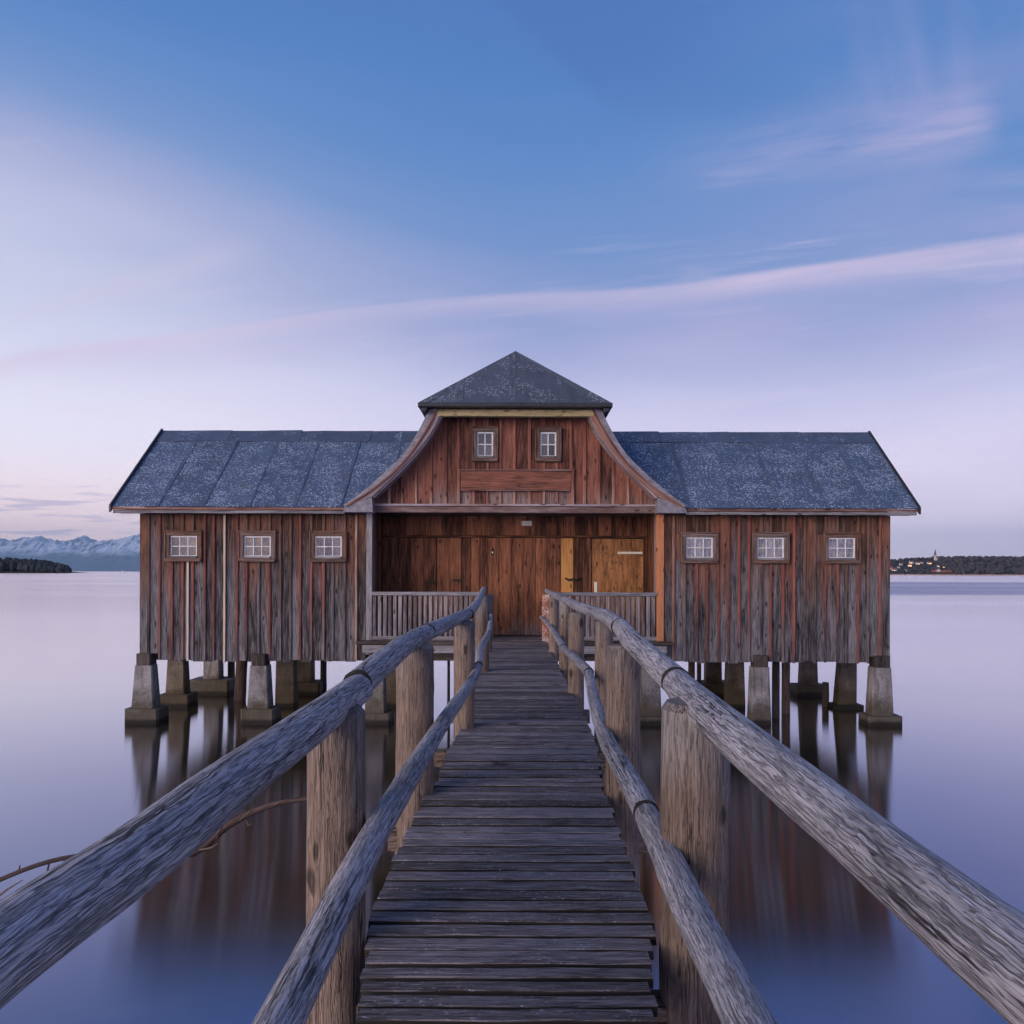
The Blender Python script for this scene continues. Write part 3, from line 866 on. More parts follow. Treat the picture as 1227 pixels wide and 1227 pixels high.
def window(wx, z0, z1, hw, y, cols, rows, cmat, trim=.085, sashm=None, deep=.05):
    """trim boards (mesh of the window itself) > sill, sash, curtain, panes"""
    b = B()
    b.box(wx - hw, wx - hw + trim, y - .045, y + .02, z0 + .03, z1 - .03)
    b.box(wx + hw - trim, wx + hw, y - .045, y + .02, z0 + .03, z1 - .03)
    b.box(wx - hw - .02, wx + hw + .02, y - .052, y + .02, z1 - trim, z1, 'x')
    # thin raised outer lip
    b.box(wx - hw - .035, wx + hw + .035, y - .075, y - .02, z1 + .002, z1 + .028, 'x')
    b.box(wx - hw - .03, wx - hw - .003, y - .066, y - .01, z0, z1, 'z')
    b.box(wx + hw + .003, wx + hw + .03, y - .066, y - .01, z0, z1, 'z')
    f = b.build('window', M['trim'], bh)
    b = B(); b.box(wx - hw - .01, wx + hw + .01, y - .09, y + .0, z0 - .03, z0 + .05, 'x'); b.build('sill', M['trim'], f)
    b = B(); b.box(wx - hw + trim + .01, wx + hw - trim - .01, y - .075, y - .01, z0 + .052, z0 + .10, 'x'); b.build('sill', M['greyw'], f)
    gx0, gx1, gz0, gz1 = wx - hw + trim + .03, wx + hw - trim - .03, z0 + .105, z1 - trim - .03
    yg = y + .012
    b = B(); s = .028
    b.box(gx0 - .03, gx0 + .006, yg - .02, yg + .02, gz0, gz1); b.box(gx1 - .006, gx1 + .03, yg - .02, yg + .02, gz0, gz1)
    b.box(gx0 - .03, gx1 + .03, yg - .021, yg + .019, gz0 - .02, gz0 + .012, 'x'); b.box(gx0 - .03, gx1 + .03, yg - .021, yg + .019, gz1 - .012, gz1 + .026, 'x')
    for c in range(1, cols):
        xx = gx0 + (gx1 - gx0) * c / cols; b.box(xx - .012, xx + .012, yg - .017, yg + .016, gz0, gz1)
    for r in range(1, rows):
        z_ = gz0 + (gz1 - gz0) * r / rows; b.box(gx0, gx1, yg - .018, yg + .017, z_ - .012, z_ + .012, 'x')
    b.build('sash', M['white'], f)
    for c in range(cols):
        for r in range(rows):
            xa, xb = gx0 + (gx1 - gx0) * c / cols, gx0 + (gx1 - gx0) * (c + 1) / cols
            za, zb = gz0 + (gz1 - gz0) * r / rows, gz0 + (gz1 - gz0) * (r + 1) / rows
            tl = U(-.004, .004)
            b = B(); b.add([(xa, yg + tl, za), (xb, yg - tl, za), (xb, yg - tl, zb), (xa, yg + tl, zb),
                            (xa, yg + tl + .004, za), (xb, yg - tl + .004, za), (xb, yg - tl + .004, zb), (xa, yg + tl + .004, zb)],
                           [(0, 1, 2, 3), (7, 6, 5, 4), (0, 4, 5, 1), (3, 2, 6, 7), (0, 3, 7, 4), (1, 5, 6, 2)])
            b.build('pane', M['glass'], f)
    b = B(); n = 14; vs_ = []
    for i in range(n + 1):
        xx = gx0 - .02 + (gx1 - gx0 + .04) * i / n; yy_ = yg + .045 + (.008 if i % 2 else -.004)
        vs_ += [(xx, yy_, gz0 - .01), (xx, yy_, gz1 + .02), (xx, yy_ + .004, gz0 - .01), (xx, yy_ + .004, gz1 + .02)]
    fs = []
    for i in range(n): fs += [(4 * i, 4 * i + 4, 4 * i + 5, 4 * i + 1), (4 * i + 2, 4 * i + 3, 4 * i + 7, 4 * i + 6)]
    off = U(0, 40); b.add(vs_, fs, [(p[0] + off, p[1], p[2]) for p in vs_]); b.build('curtain', cmat, f)
for x in WIN_L: window(x, WZ0, WZ1, WHW, YW, 3, 2, M['curt_l'])
for x in WIN_R: window(x, WZ0, WZ1, WHW, YW, 3, 2, M['curt_r'])

# corner posts of the porch opening
b = B(); b.box(PL - .155, PL - .02, YW - .03, YW + .12, ZD - .35, ZE + .2, n=3, jit=.003); b.build('corner_post', M['greyw'], bh)
b = B(); b.box(PR + .0, PR + .165, YW - .03, YW + .12, ZD - .1, ZE + .05, n=3, jit=.002); b.build('corner_post', M['orange'], bh)['label'] = 'fresh orange wood corner post'
# side returns of the recess
for sx, xa in ((-1, PL - .02), (1, PR + .0)):
    for k in range(5):
        y0 = YW + .125 + k * .245
        b = B()
        if sx < 0: b.box(xa - .05, xa, y0, y0 + .24, ZD, ZE + .1)
        else: b.box(xa, xa + .05, y0, y0 + .24, ZD, ZE + .1)
        b.build('plank', M['porch'] if k else M['gable'], bh)
# porch floor, ceiling and front sill
for k in range(6):
    y0 = YW - .02 + k * .22
    b = B(); b.box(PL - .02, PR, y0, y0 + .212, ZD - .07, ZD - .012 + U(-.004, .004), 'x', n=4, jit=.003); b.build('floor_board', M['deck'], bh)
b = B(); b.box(PL - .34, PR + .30, YW - .30, YW - .05, ZD - .10, ZD - .02, 'x', ch=.012, n=4, jit=.006); b.build('porch_sill', M['under'], bh)
b = B(); b.box(PL - .2, PR + .2, YW - .22, YW - .08, ZD - .30, ZD - .11, 'x', ch=.012, n=4, jit=.006); b.build('porch_sill', M['greyw'], bh)
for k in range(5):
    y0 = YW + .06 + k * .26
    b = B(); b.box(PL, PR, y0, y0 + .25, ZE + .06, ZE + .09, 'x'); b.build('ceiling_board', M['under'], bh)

# porch back wall: header boards, boards and doors
def px2x(px, y): return (px - 620) * y / F
ZH = 4.37
xs = boards(PL, PR, None, .30)
for i in range(len(xs) - 1):
    b = B(); b.box(xs[i] + .003, xs[i + 1] - .003, YP - .005 + U(0, .01), YP + .03, ZH + .055, ZE + .08, n=2, jit=.002); b.build('plank', M['porch'], bh)
b = B(); b.box(PL, PR, YP - .045, YP + .03, ZH, ZH + .05, 'x', n=4, jit=.003); b.build('header_rail', M['porch'], bh)
def door(xa, xb, n, mat, label, y=YP, special=None):
    b = B(); b.box(xa + .01, xb - .01, y + .012, y + .045, ZD, ZH - .012); o = b.build('door', M['under'], bh)
    if label: o['label'] = label
    xs = [xa + (xb - xa) * i / n for i in range(n + 1)]
    for i in range(1, n): xs[i] += U(-.02, .02)
    for i in range(n):
        dy_ = U(-.006, .006)
        b = B(); b.box(xs[i] + .0035, xs[i + 1] - .0035, y - .02 + dy_, y + .011, ZD + U(.005, .015), ZH - .015, n=2, jit=.0015)
        b.build('plank', special if (special and i == n - 1) else mat, o)
    return o
def fill(xa, xb, n):
    for i in range(n):
        x0, x1 = xa + (xb - xa) * i / n, xa + (xb - xa) * (i + 1) / n
        b = B(); b.box(x0 + .003, x1 - .003, YP - .004 + U(0, .012), YP + .03, ZD, ZH - .004, n=2, jit=.002); b.build('plank', M['porch'], bh)
X = lambda px: px2x(px, YP)
fill(PL, X(478), 2)
dl = door(X(478), X(523), 3, M['porch'], None)
dl2 = door(X(523) + .012, X(553), 2, M['porch'], None)
fill(X(553) + .01, X(585), 3)
dm = door(X(585), X(655), 5, M['porch'], 'wide red brown main door of vertical boards')
dm2 = door(X(655) + .008, X(687), 2, M['porch'], 'main door leaf with one new yellow board', special=M['new'])
fill(X(687) + .01, X(709), 2)
b = B(); b.box(X(709.5), X(771), YP - .022, YP + .03, ZD, ZH - .03, ch=.006); dr = b.build('door', M['ply'], bh); dr['label'] = 'orange plywood door with pale strips'
fill(X(772), PR, 1)
def zpx(py, y): return CAMZ - (py - 686) * y / F
b = B(); b.box(X(740), X(769.5), YP - .045, YP - .023, zpx(663.5, YP), zpx(660.8, YP), 'x'); b.build('strip', M['strip'], dr)
b = B(); b.box(X(712), X(715.6), YP - .045, YP - .023, zpx(712, YP), zpx(697, YP)); b.build('strip', M['strip'], dr)
b = B(); b.box(X(625), X(637), YP - .06, YP - .006, zpx(630, YP), zpx(624.3, YP), 'x'); b.build('sign_plate', M['strip'], bh)
# ironwork
b = B(); z_ = zpx(693.5, YP)
b.tube([(X(677), YP - .04, z_ + .02), (X(682), YP - .06, z_ - .03), (X(687), YP - .05, z_)], [.02, .028, .02], 8)
b.tube([(X(687), YP - .05, z_), (X(691), YP - .06, z_ - .02), (X(696), YP - .04, z_ + .03)], [.02, .026, .016], 8)
b.tube([(X(687), YP - .05, z_), (X(687.5), YP - .055, z_ - .22)], [.014, .012], 6); b.build('latch', M['iron'], dm2)
for dd, pxa, pxb, py in ((dl, 511, 522, 697.5), (dl2, 542, 552, 695.5)):
    b = B(); b.box(X(pxa), X(pxb), YP - .05, YP - .028, zpx(py, YP) - .025, zpx(py, YP) + .025, 'x'); b.build('hinge', M['iron'], dd)
b = B(); b.box(X(588.4), X(591.6), YP - .045, YP - .022, zpx(665.5, YP), zpx(658.5, YP)); b.build('lock_plate', M['iron'], dm)
b = B(); b.box(X(589.2), X(590.8), YP - .052, YP - .046, zpx(663.2, YP), zpx(661, YP)); b.build('keyhole_cover', M['strip'], dm)

# porch balustrades
def balustrade(xa, xb):
    y0 = YW - .03
    b = B(); b.box(xa, xb, y0 - .03, y0 + .10, 2.96, 3.045, 'x', n=5, jit=.004, ch=.012); r = b.build('balustrade', M['greyw'], bh)
    b = B(); b.box(xa, xb, y0, y0 + .08, ZD - .005, ZD + .075, 'x', n=4, jit=.003); b.build('bottom_rail', M['balw'], r)
    n = int((xb - xa) / .115)
    for i in range(n):
        x = xa + .02 + (xb - xa - .02) * i / n
        b = B(); b.box(x, x + .082 + U(-.008, .006), y0 + .01, y0 + .035, ZD + .06, 2.965, ch=.005, jit=.002); b.build('baluster', M['balw'], r)
balustrade(PL - .02, -.76)
balustrade(.75, PR)

# gable: lintel, clipped boards, battens, sign board, windows
RO = [(1.956, 7.19), (2.19, 6.71), (2.52, 6.20), (2.905, 5.81), (3.415, 5.36), (3.88, 5.02)]
RM = [(1.77, 7.21), (2.14, 6.55), (2.58, 5.96), (3.18, 5.43), (3.845, 5.00)]
RI = [(1.655, 7.145), (1.913, 6.66), (2.254, 6.20), (2.67, 5.754), (3.24, 5.214)]
def dense(P, n=18):
    pts = [Vector((a, z, 0)) for a, z in P]
    q, _ = smooth_path(pts, [0] * len(pts), .16)
    return [(p.x, p.y) for p in q]
RO, RM, RI = dense(RO), dense(RM), dense(RI)
def curve_z(P, a):
    a = abs(a)
    if a <= P[0][0]: return P[0][1]
    for (a0, z0), (a1, z1) in zip(P, P[1:]):
        if a0 <= a <= a1: return z0 + (z1 - z0) * (a - a0) / (a1 - a0)
    return P[-1][1]
def gable_top(a):
    return min(7.20, (curve_z(RI, a) if abs(a) > RI[0][0] else 7.20) + .10)
ZL = 5.07
GW = [(HX - .70), (HX + .765)]; GZ0, GZ1, GHW = 6.10, 6.85, .275
n = 20; wd = 6.5 / n
gx = [HX - 3.25 + i * wd + (U(-.02, .02) if 0 < i < n else 0) for i in range(n + 1)]
def gable_piece(x0, x1, z0, z1=None):
    if z1 is None:
        N = 5; top = [(x0 + (x1 - x0) * k / N) for k in range(N, -1, -1)]
        poly = [(x0, z0), (x1, z0)] + [(x, gable_top(x - HX)) for x in top]
    else: poly = [(x0, z0), (x1, z0), (x1, z1), (x0, z1)]
    if max(p[1] for p in poly) - z0 < .06: return None
    poly = [p for p in poly if p[1] >= z0]
    return poly
for i in range(n):
    x0, x1 = gx[i] + .006, gx[i + 1] - .006
    dy_ = U(0, .012); spans = [(ZL, None)]
    for wx in GW:
        if x1 > wx - GHW + .03 and x0 < wx + GHW - .03: spans = [(ZL, GZ0 + .02), (GZ1 - .02, None)]
    for z0, z1 in spans:
        poly = gable_piece(x0, x1, z0, z1)
        if poly: b = B(); b.prism(poly, YW + dy_, YW + .03 + dy_); b.build('plank', M['gable'], bh)
    for wx in GW:
        if len(spans) == 2 and abs((x0 + x1) / 2 - wx) < GHW + .2:
            if x0 < wx - GHW: b = B(); b.box(x0, wx - GHW + .03, YW + .002, YW + .032, GZ0 + .015, GZ1 - .015); b.build('plank', M['gable'], bh)
            if x1 > wx + GHW: b = B(); b.box(wx + GHW - .03, x1, YW + .002, YW + .032, GZ0 + .015, GZ1 - .015); b.build('plank', M['gable'], bh)
SX0, SX1, SZ0, SZ1 = HX - 1.26, HX + 1.29, 5.40, 5.87
for i in range(1, n):
    x = gx[i]; hw = U(.026, .036); top = gable_top(x - HX) - .03
    cut = sorted([(SZ0 - .01, SZ1 + .01)] if SX0 - .02 < x < SX1 + .02 else [])
    for wx in GW:
        if abs(x - wx) < GHW + .05: cut.append((GZ0 - .05, GZ1 + .05))
    z = ZL
    for c0, c1 in cut + [(top, 99)]:
        if c0 - z > .08: b = B(); b.box(x - hw, x + hw, YW - .026, YW + .003, z, min(c0, top), ch=.005, jit=.002, n=2); b.build('batten', M['bat_gable'], bh)
        z = c1
b = B(); b.box(SX0, SX1, YW - .06, YW - .03, SZ0 + .015, SZ1 - .02, 'x', ch=.006, n=4, jit=.004); sbd = b.build('sign_board', M['gable'], bh); sbd['label'] = 'blank horizontal board under the gable windows'
b = B(); b.box(SX0 - .01, SX1 + .01, YW - .10, YW - .03, SZ1 - .018, SZ1 + .012, 'x'); b.build('cap_strip', M['beam'], sbd)
b = B(); b.box(SX0, SX1, YW - .085, YW - .03, SZ0 - .015, SZ0 + .012, 'x'); b.build('cap_strip', M['beam'], sbd)
for x in (SX0 - .045, SX1 + .045):
    b = B(); b.box(x - .032, x + .032, YW - .065, YW - .0, ZL, SZ1 + .02); b.build('batten', M['bat_gable'], bh)
for x in GW: window(x, GZ0, GZ1, GHW, YW, 2, 2, M['curt_g'], trim=.085)
b = B(); b.box(PL + .02, PR - .01, YW - .10, YW + .10, ZE + .04, ZL - .045, 'x', ch=.012, n=8, jit=.004); b.build('lintel_beam', M['beam'], bh)
b = B(); b.box(PL + .0, PR + .0, YW - .13, YW + .02, ZL - .04, ZL + .012, 'x', ch=.008, n=8, jit=.005); b.build('lintel_cap', M['rake'], bh)
b = B(); b.prism([(HX - 3.22, ZE + .06), (HX + 3.22, ZE + .06)] + [(HX + a, gable_top(a) - .03) for a in [3.2 - k * .2 for k in range(33)]], YW + .05, YW + .10); b.build('wall', M['under'], bh)

# rakes: roofing edge, lip and fascia board, both sides
def ribbon(P, Q, y0, y1, sgn, ext=None):
    """closed strip between two curves, P outside, Q inside"""
    P = [(HX + sgn * a, z) for a, z in P]; Q = [(HX + sgn * a, z) for a, z in Q]
    poly = P + Q[::-1]
    b = B(); k = len(P); m = len(Q)
    vs_, co, fs = [], [], []
    L = 0; off = U(0, 40)
    N = 26
    def samp(C, t):
        s = t * (len(C) - 1); i = min(int(s), len(C) - 2); f = s - i
        return (C[i][0] * (1 - f) + C[i + 1][0] * f, C[i][1] * (1 - f) + C[i + 1][1] * f)
    pv = None
    for i in range(N + 1):
        p, q = samp(P, i / N), samp(Q, i / N)
        if pv: L += math.hypot(p[0] - pv[0], p[1] - pv[1])
        pv = p
        wdt = math.hypot(p[0] - q[0], p[1] - q[1])
        for (x_, z_), aa in ((p, 0), (q, wdt)):
            for y in (y0, y1): vs_.append((x_, y, z_)); co.append((aa + off, y, L + off))
    for i in range(N):
        o = 4 * i
        f4 = [(o, o + 2, o + 6, o + 4), (o + 1, o + 5, o + 7, o + 3), (o, o + 4, o + 5, o + 1), (o + 2, o + 3, o + 7, o + 6)]
        fs += f4 if sgn > 0 else [f[::-1] for f in f4]
    e = 4 * N
    fs += [(0, 1, 3, 2), (e, e + 2, e + 3, e + 1)]
    return b.add(vs_, fs, co)
def shift(P, k):
    out = []
    for i, (a, z) in enumerate(P):
        a0, z0 = P[max(i - 1, 0)]; a1, z1 = P[min(i + 1, len(P) - 1)]
        l = math.hypot(a1 - a0, z1 - z0); out.append((a - (z1 - z0) / l * -k * -1 if False else a + (-(z1 - z0)) / l * k * -1, z + (a1 - a0) / l * k * -1))
    return out
YR = 17.98
for sgn in (-1, 1):
    ribbon(RO, RM, YR - .02, YR + .03, sgn).build('roof_edge', M['flash'], bh)
    lipin = [(a - .028, z - .022) for a, z in RM]
    ribbon(RM, lipin, YR - .045, YR + .02, sgn).build('edge_lip', M['bat_gable'], bh)
    ribbon(lipin, RI, YR - .01, YR + .035, sgn).build('rake_board', M['rake'], bh)
    # soffit lining between rake and gable wall
    ribbon(RI, [(a - .03, z - .03) for a, z in RI], YR + .03, YW, sgn).build('soffit', M['rake'], bh)
    # boxed kick at the foot
    poly = [(3.225, 4.86), (3.90, 4.86), (3.86, 4.985), (3.245, 5.20)]
    poly = [(HX + sgn * a, z) for a, z in poly]
    if sgn < 0: poly = poly[::-1]
    b = B(); b.prism(poly, YR - .005, YW - .02, 'x'); b.build('eave_box', M['flash'], bh)

# hood roof: bell-cast flanks running back to the rear, upper hipped cap
YBK = 23.25
def hood_flank(sgn):
    prof = RO
    b = B(); vs_, fs, co = [], [], []
    ys = [YR + .0, 19.0, 20.0, 21.0, 22.0, YBK]
    L = 0
    for i, (a, z) in enumerate(prof):
        if i: L += math.hypot(a - prof[i - 1][0], z - prof[i - 1][1])
        for y in ys:
            vs_.append((HX + sgn * a, y, z)); co.append((y + 3 * sgn, L, 0))
    m = len(ys); k = len(prof) * m
    for (a, z), ii in zip(prof, range(len(prof))):
        for jj, y in enumerate(ys): vs_.append((HX + sgn * (a - .05), y, z - .05)); co.append((y, L, .1))
    for i in range(len(prof) - 1):
        for j in range(m - 1):
            q = (i * m + j, i * m + j + 1, (i + 1) * m + j + 1, (i + 1) * m + j)
            fs.append(q if sgn > 0 else q[::-1])
            q2 = tuple(x + k for x in q[::-1]); fs.append(q2 if sgn > 0 else q2[::-1])
    return b.add(vs_, fs, co, True)
for sgn in (-1, 1): hood_flank(sgn).build('hood_roof', M['felt2'], bh)
HA, HZ = 2.155, 7.276                 # cap eave half width and level
YH, YA, ZA = 17.75, 19.3, 8.86        # cap eave front, apex distance, apex level
YA2, YH2 = 22.0, 23.5
def strip3(p, q, r, s, t=.02, seg=4, jit=.006, clip=0, lap=1):
    """a roofing sheet with corners p q (eave) and r s (top), slightly uneven, thickness t"""
    b = B(); p, q, r, s = map(Vector, (p, q, r, s))
    nrm = (q - p).cross(s - p).normalized(); n2 = 3
    vs_, co = [], []
    off = (U(0, 30), U(0, 30), 0); l = max((q - p).length, (r - s).length); hgt = ((s - p).length + (r - q).length) / 2
    for i in range(seg + 1):
        for j in range(n2 + 1):
            A = p.lerp(s, i / seg); Bq = q.lerp(r, i / seg)
            P_ = A.lerp(Bq, j / n2) + nrm * (U(-jit, jit) + (.007 if j == (n2 if lap > 0 else 0) else 0))
            if clip:
                am = hood_a(P_.z) - .07
                P_.x = max(P_.x, HX + am) if clip > 0 else min(P_.x, HX - am)
            vs_.append(P_)
    k = len(vs_)
    vs_ += [x - nrm * t for x in vs_]
    base = vs_[0]
    ud = (q - p).normalized(); vd = nrm.cross(ud)
    co = [((x - p).dot(ud) + off[0], (x - p).dot(vd) + off[1], 0) for x in vs_]
    fs = []
    m = n2 + 1
    for i in range(seg):
        for j in range(n2):
            f = (i * m + j, i * m + j + 1, (i + 1) * m + j + 1, (i + 1) * m + j); fs.append(f); fs.append(tuple(x + k for x in f[::-1]))
    ring = [j for j in range(m)] + [i * m + n2 for i in range(1, seg + 1)] + [seg * m + j for j in range(n2 - 1, -1, -1)] + [i * m for i in range(seg - 1, 0, -1)]
    for a, c in zip(ring, ring[1:] + ring[:1]): fs.append((a, a + k, c + k, c))
    return b.add(vs_, fs, co)
def hood_a(z):
    for (a0, z0), (a1, z1) in zip(RO, RO[1:]):
        if z1 <= z <= z0: return a0 + (a1 - a0) * (z0 - z) / (z0 - z1)
    return RO[-1][0] if z < RO[-1][1] else RO[0][0]
# front hip sheets
cuts = [-HA, -1.18, -.13, .98, HA]
def hipz(a, f=1.0):
    k = max(0, 1 - abs(a) / HA)
    return k
for a0, a1 in zip(cuts, cuts[1:]):
    k0, k1 = hipz(a0), hipz(a1)
    if a0 < 0 < a1: k0 = k1 = None
    def P3(a, k): return (HX + a, YH + (YA - YH) * k, HZ + (ZA - HZ) * k + .02)
    if k0 is None:
        b = strip3(P3(a0, 0), P3(0, 0), P3(0, .995), P3(a0, hipz(a0))); b.build('roofing_sheet', M['felt2'], bh)
        b = strip3(P3(0, 0), P3(a1, 0), P3(a1, hipz(a1)), P3(0, .995)); b.build('roofing_sheet', M['felt2'], bh)
    else:
        b = strip3(P3(a0, 0), P3(a1, 0), P3(a1, k1 + .002), P3(a0, k0 + .002)); b.build('roofing_sheet', M['felt2'], bh)
# cap sides and rear hip
for sgn in (-1, 1):
    e0, e1 = (HX + sgn * HA, YH, HZ), (HX + sgn * HA, YH2, HZ)
    t0, t1 = (HX, YA, ZA), (HX, YA2, ZA)
    b = strip3(e0, e1, t1, t0, jit=.004) if sgn > 0 else strip3(e1, e0, t0, t1, jit=.004); b.build('roofing_sheet', M['felt2'], bh)
    # hip capping strip
    p, q = Vector((HX + sgn * HA, YH, HZ + .035)), Vector((HX, YA, ZA + .035))
    b = B(); side = Vector((-sgn * .20, 0, 0)); vs_ = [p, p + side, q + Vector((-sgn * .03, -.02, -.06)), q]
    vs_ = vs_ + [x + Vector((0, .01, -.03)) for x in vs_]
    fs = [(0, 1, 2, 3), (7, 6, 5, 4), (0, 4, 5, 1), (1, 5, 6, 2), (3, 2, 6, 7), (0, 3, 7, 4)]
    b.add(vs_, fs if sgn < 0 else [f[::-1] for f in fs]); b.build('hip_cap', M['felt2'], bh)
b = strip3((HX + HA, YH2, HZ), (HX - HA, YH2, HZ), (HX, YA2, ZA), (HX, YA2, ZA)); b.build('roofing_sheet', M['felt2'], bh)
b = B(); b.box(HX - HA - .02, HX + HA + .02, YH - .05, YH + .10, HZ - .075, HZ + .02, 'x', ch=.012, n=6, jit=.004); b.build('eave_board', M['metal'], bh)
for sgn in (-1, 1):
    b = B(); x = HX + sgn * (HA - .03); b.box(x - .05, x + .05, YH + .1, YH2, HZ - .07, HZ + .0, 'y'); b.build('eave_board', M['metal'], bh)
    x = HX + sgn * (HA - .11); b = B(); b.tube([(x, YH + .02, HZ - .10), (x, YH + .35, HZ - .12)], [.075, .075], 10); b.build('eave_bracket', M['metal'], bh)
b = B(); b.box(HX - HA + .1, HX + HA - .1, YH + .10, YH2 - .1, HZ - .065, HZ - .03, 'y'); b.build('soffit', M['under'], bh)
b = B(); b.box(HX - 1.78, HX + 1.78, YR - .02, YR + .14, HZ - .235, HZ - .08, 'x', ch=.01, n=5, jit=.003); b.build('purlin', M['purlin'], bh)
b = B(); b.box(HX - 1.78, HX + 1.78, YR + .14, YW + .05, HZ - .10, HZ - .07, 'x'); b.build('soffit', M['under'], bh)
# rear gable closing wall
b = B(); b.prism([(HX - 3.2, ZE), (HX + 3.2, ZE)] + [(HX + a, gable_top(a) - .02) for a in [3.2 - k * .2 for k in range(33)]], YB - .06, YB); b.build('wall', M['wall'], bh)

# wing roofs
YE, ZEV, YRG, ZRG = 18.04, 4.985, 20.63, 7.14
def wing_roof(xa, xb, outer):
    n = 7; step = (xb - xa) / n
    for i in range(n):
        x0, x1 = xa + i * step - (.03 if i else 0), xa + (i + 1) * step
        sag = [U(-.018, .012) for _ in range(2)]
        b = strip3((x0, YE, ZEV), (x1, YE, ZEV), (x1, YRG, ZRG + sag[1]), (x0, YRG, ZRG + sag[0]), seg=8, jit=.008, clip=1 if outer > 0 else -1, lap=-1 if outer > 0 else 1); b.build('roofing_sheet', M['felt'], bh)
    yb_, zb_ = 2 * YRG - YE, ZEV
    b = strip3((xb, yb_, zb_), (xa, yb_, zb_), (xa, YRG, ZRG), (xb, YRG, ZRG), seg=2); b.build('roofing_sheet', M['felt'], bh)
    # lapped seams between the sheets
    for i in range(1, n):
        x0 = xa + i * step
        if abs(x0 - HX) < 2.3: continue
        f1 = .84
        b = strip3((x0 - .04, YE, ZEV + .008), (x0 + .04, YE, ZEV + .008), (x0 + .04, YE + (YRG - YE) * f1, ZEV + (ZRG - ZEV) * f1 + .008), (x0 - .04, YE + (YRG - YE) * f1, ZEV + (ZRG - ZEV) * f1 + .008), seg=6, jit=.004, t=.012, clip=1 if outer > 0 else -1)
        b.build('seam_strip', M['felt3'], bh)
    # ridge capping sheets
    k = 4; st_ = (xb - xa) / k
    for i in range(k):
        x0, x1 = xa + i * st_ - (.04 if i else 0), xa + (i + 1) * st_
        f = .15; dz_ = U(0, .012)
        b = strip3((x0, YRG - (YRG - YE) * f, ZRG - (ZRG - ZEV) * f + .022), (x1, YRG - (YRG - YE) * f, ZRG - (ZRG - ZEV) * f + .022), (x1, YRG + .02, ZRG + .035 + dz_), (x0, YRG + .02, ZRG + .03), seg=2, jit=.008, clip=1 if outer > 0 else -1)
        b.build('ridge_cap', M['felt3'], bh)
    # eave: reddish board over grey gutter board
    if outer > 0: xa = HX + 3.86
    else: xb = HX - 3.86
    b = B(); b.box(xa, xb, YE - .005, YE + .05, ZEV - .075, ZEV - .022, 'x', ch=.008, n=10, jit=.004); b.build('eave_board', M['beam'], bh)
    b = B(); b.box(xa + .03, xb - .03, YE + .03, YE + .07, ZEV - .155, ZEV - .078, 'x', ch=.008, n=10, jit=.004); b.build('fascia', M['greyw'], bh)
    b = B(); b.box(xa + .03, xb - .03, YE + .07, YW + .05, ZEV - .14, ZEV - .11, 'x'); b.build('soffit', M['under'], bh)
    # verge board on the open end
    xo = outer; s = 1 if outer > 0 else -1
    for (ya, za, yb2, zb2) in ((YE - .03, ZEV - .02, YRG, ZRG + .03), (yb_ + .03, zb_ - .02, YRG, ZRG + .03)):
        b = B(); vs_ = [(xo - .02 * s, ya, za - .12), (xo - .02 * s, yb2, zb2 - .13), (xo - .02 * s, yb2, zb2 + .045), (xo - .02 * s, ya, za + .045)]
        vs_ += [(x + .045 * s, y, z) for x, y, z in vs_]
        b.add(vs_, [(0, 1, 2, 3), (7, 6, 5, 4), (0, 4, 5, 1), (1, 5, 6, 2), (2, 6, 7, 3), (3, 7, 4, 0)]); b.build('verge_board', M['metal'], bh)
    # gable end triangle wall
    xw = WL + .03 if s < 0 else WR - .03
    b = B(); vs_ = [(xw, YW + .1, ZE), (xw, YB, ZE), (xw, YB, ZE + .1), (xw, YRG, ZRG - .08), (xw, YW + .1, ZE + .1)]
    vs_ += [(x - .04 * s, y, z) for x, y, z in vs_]
    b.add(vs_, [(0, 1, 2, 3, 4), (9, 8, 7, 6, 5), (0, 5, 6, 1), (1, 6, 7, 2), (2, 7, 8, 3), (3, 8, 9, 4), (4, 9, 5, 0)]); b.build('wall', M['wall'], bh)
wing_roof(HX - 9.19, HX - 1.9, HX - 9.2)
wing_roof(HX + 1.9, HX + 9.19, HX + 9.2)

# ------------------------------------------------------------------ piers and piles
def pier(x, y, label, slab=(.95, .30), w0=.60, w1=.46, block=True, top=1.33, dz=0, skew=(0, 0)):
    mt = M['conc2'] if any(k in label for k in ('brown', 'ochre', 'yellow')) else M['conc']
    w0 *= .84; w1 *= .88
    if slab: slab = (slab[0] * .80, slab[1])
    o = empty('concrete_pier', (x, y, 0), label, 'pier', 'concrete piers carrying the boathouse')
    zs = slab[1] if slab else -.2
    b = B(); b.frustum(x, y, zs if slab else -1.2, top, w0 if slab else w0 + .1, w1, w0 * .8, w1 * .8, ch=.025, dxy=skew); b.build('shaft', mt, o)
    if slab:
        b = B(); b.frustum(x + .02, y, -1.2, zs + .004, slab[0] + .02, slab[0], slab[0] * .8, slab[0] * .78, ch=.05); b.build('footing', mt, o)
    if block:
        b = B(); b.box(x + skew[0] - w1 * .40, x + skew[0] + w1 * .42, y - w1 * .45, y + w1 * .45, top + .002, 1.60, ch=.02); b.build('timber_block', M['under'], o)
Y1, Y2, Y3 = 18.45, 20.65, 22.85
pier(-8.63, Y1, 'grey tapered concrete pier with dark timber block under the outer left front corner', (.98, .34), .62, .45)
pier(-5.97, Y1, 'pale concrete pier with timber block below the middle window of the left wing', (.98, .34), .60, .46)
pier(-3.28, Y1, 'weathered grey pier below the left porch post behind the footbridge rail', (.9, .25), .56, .44)
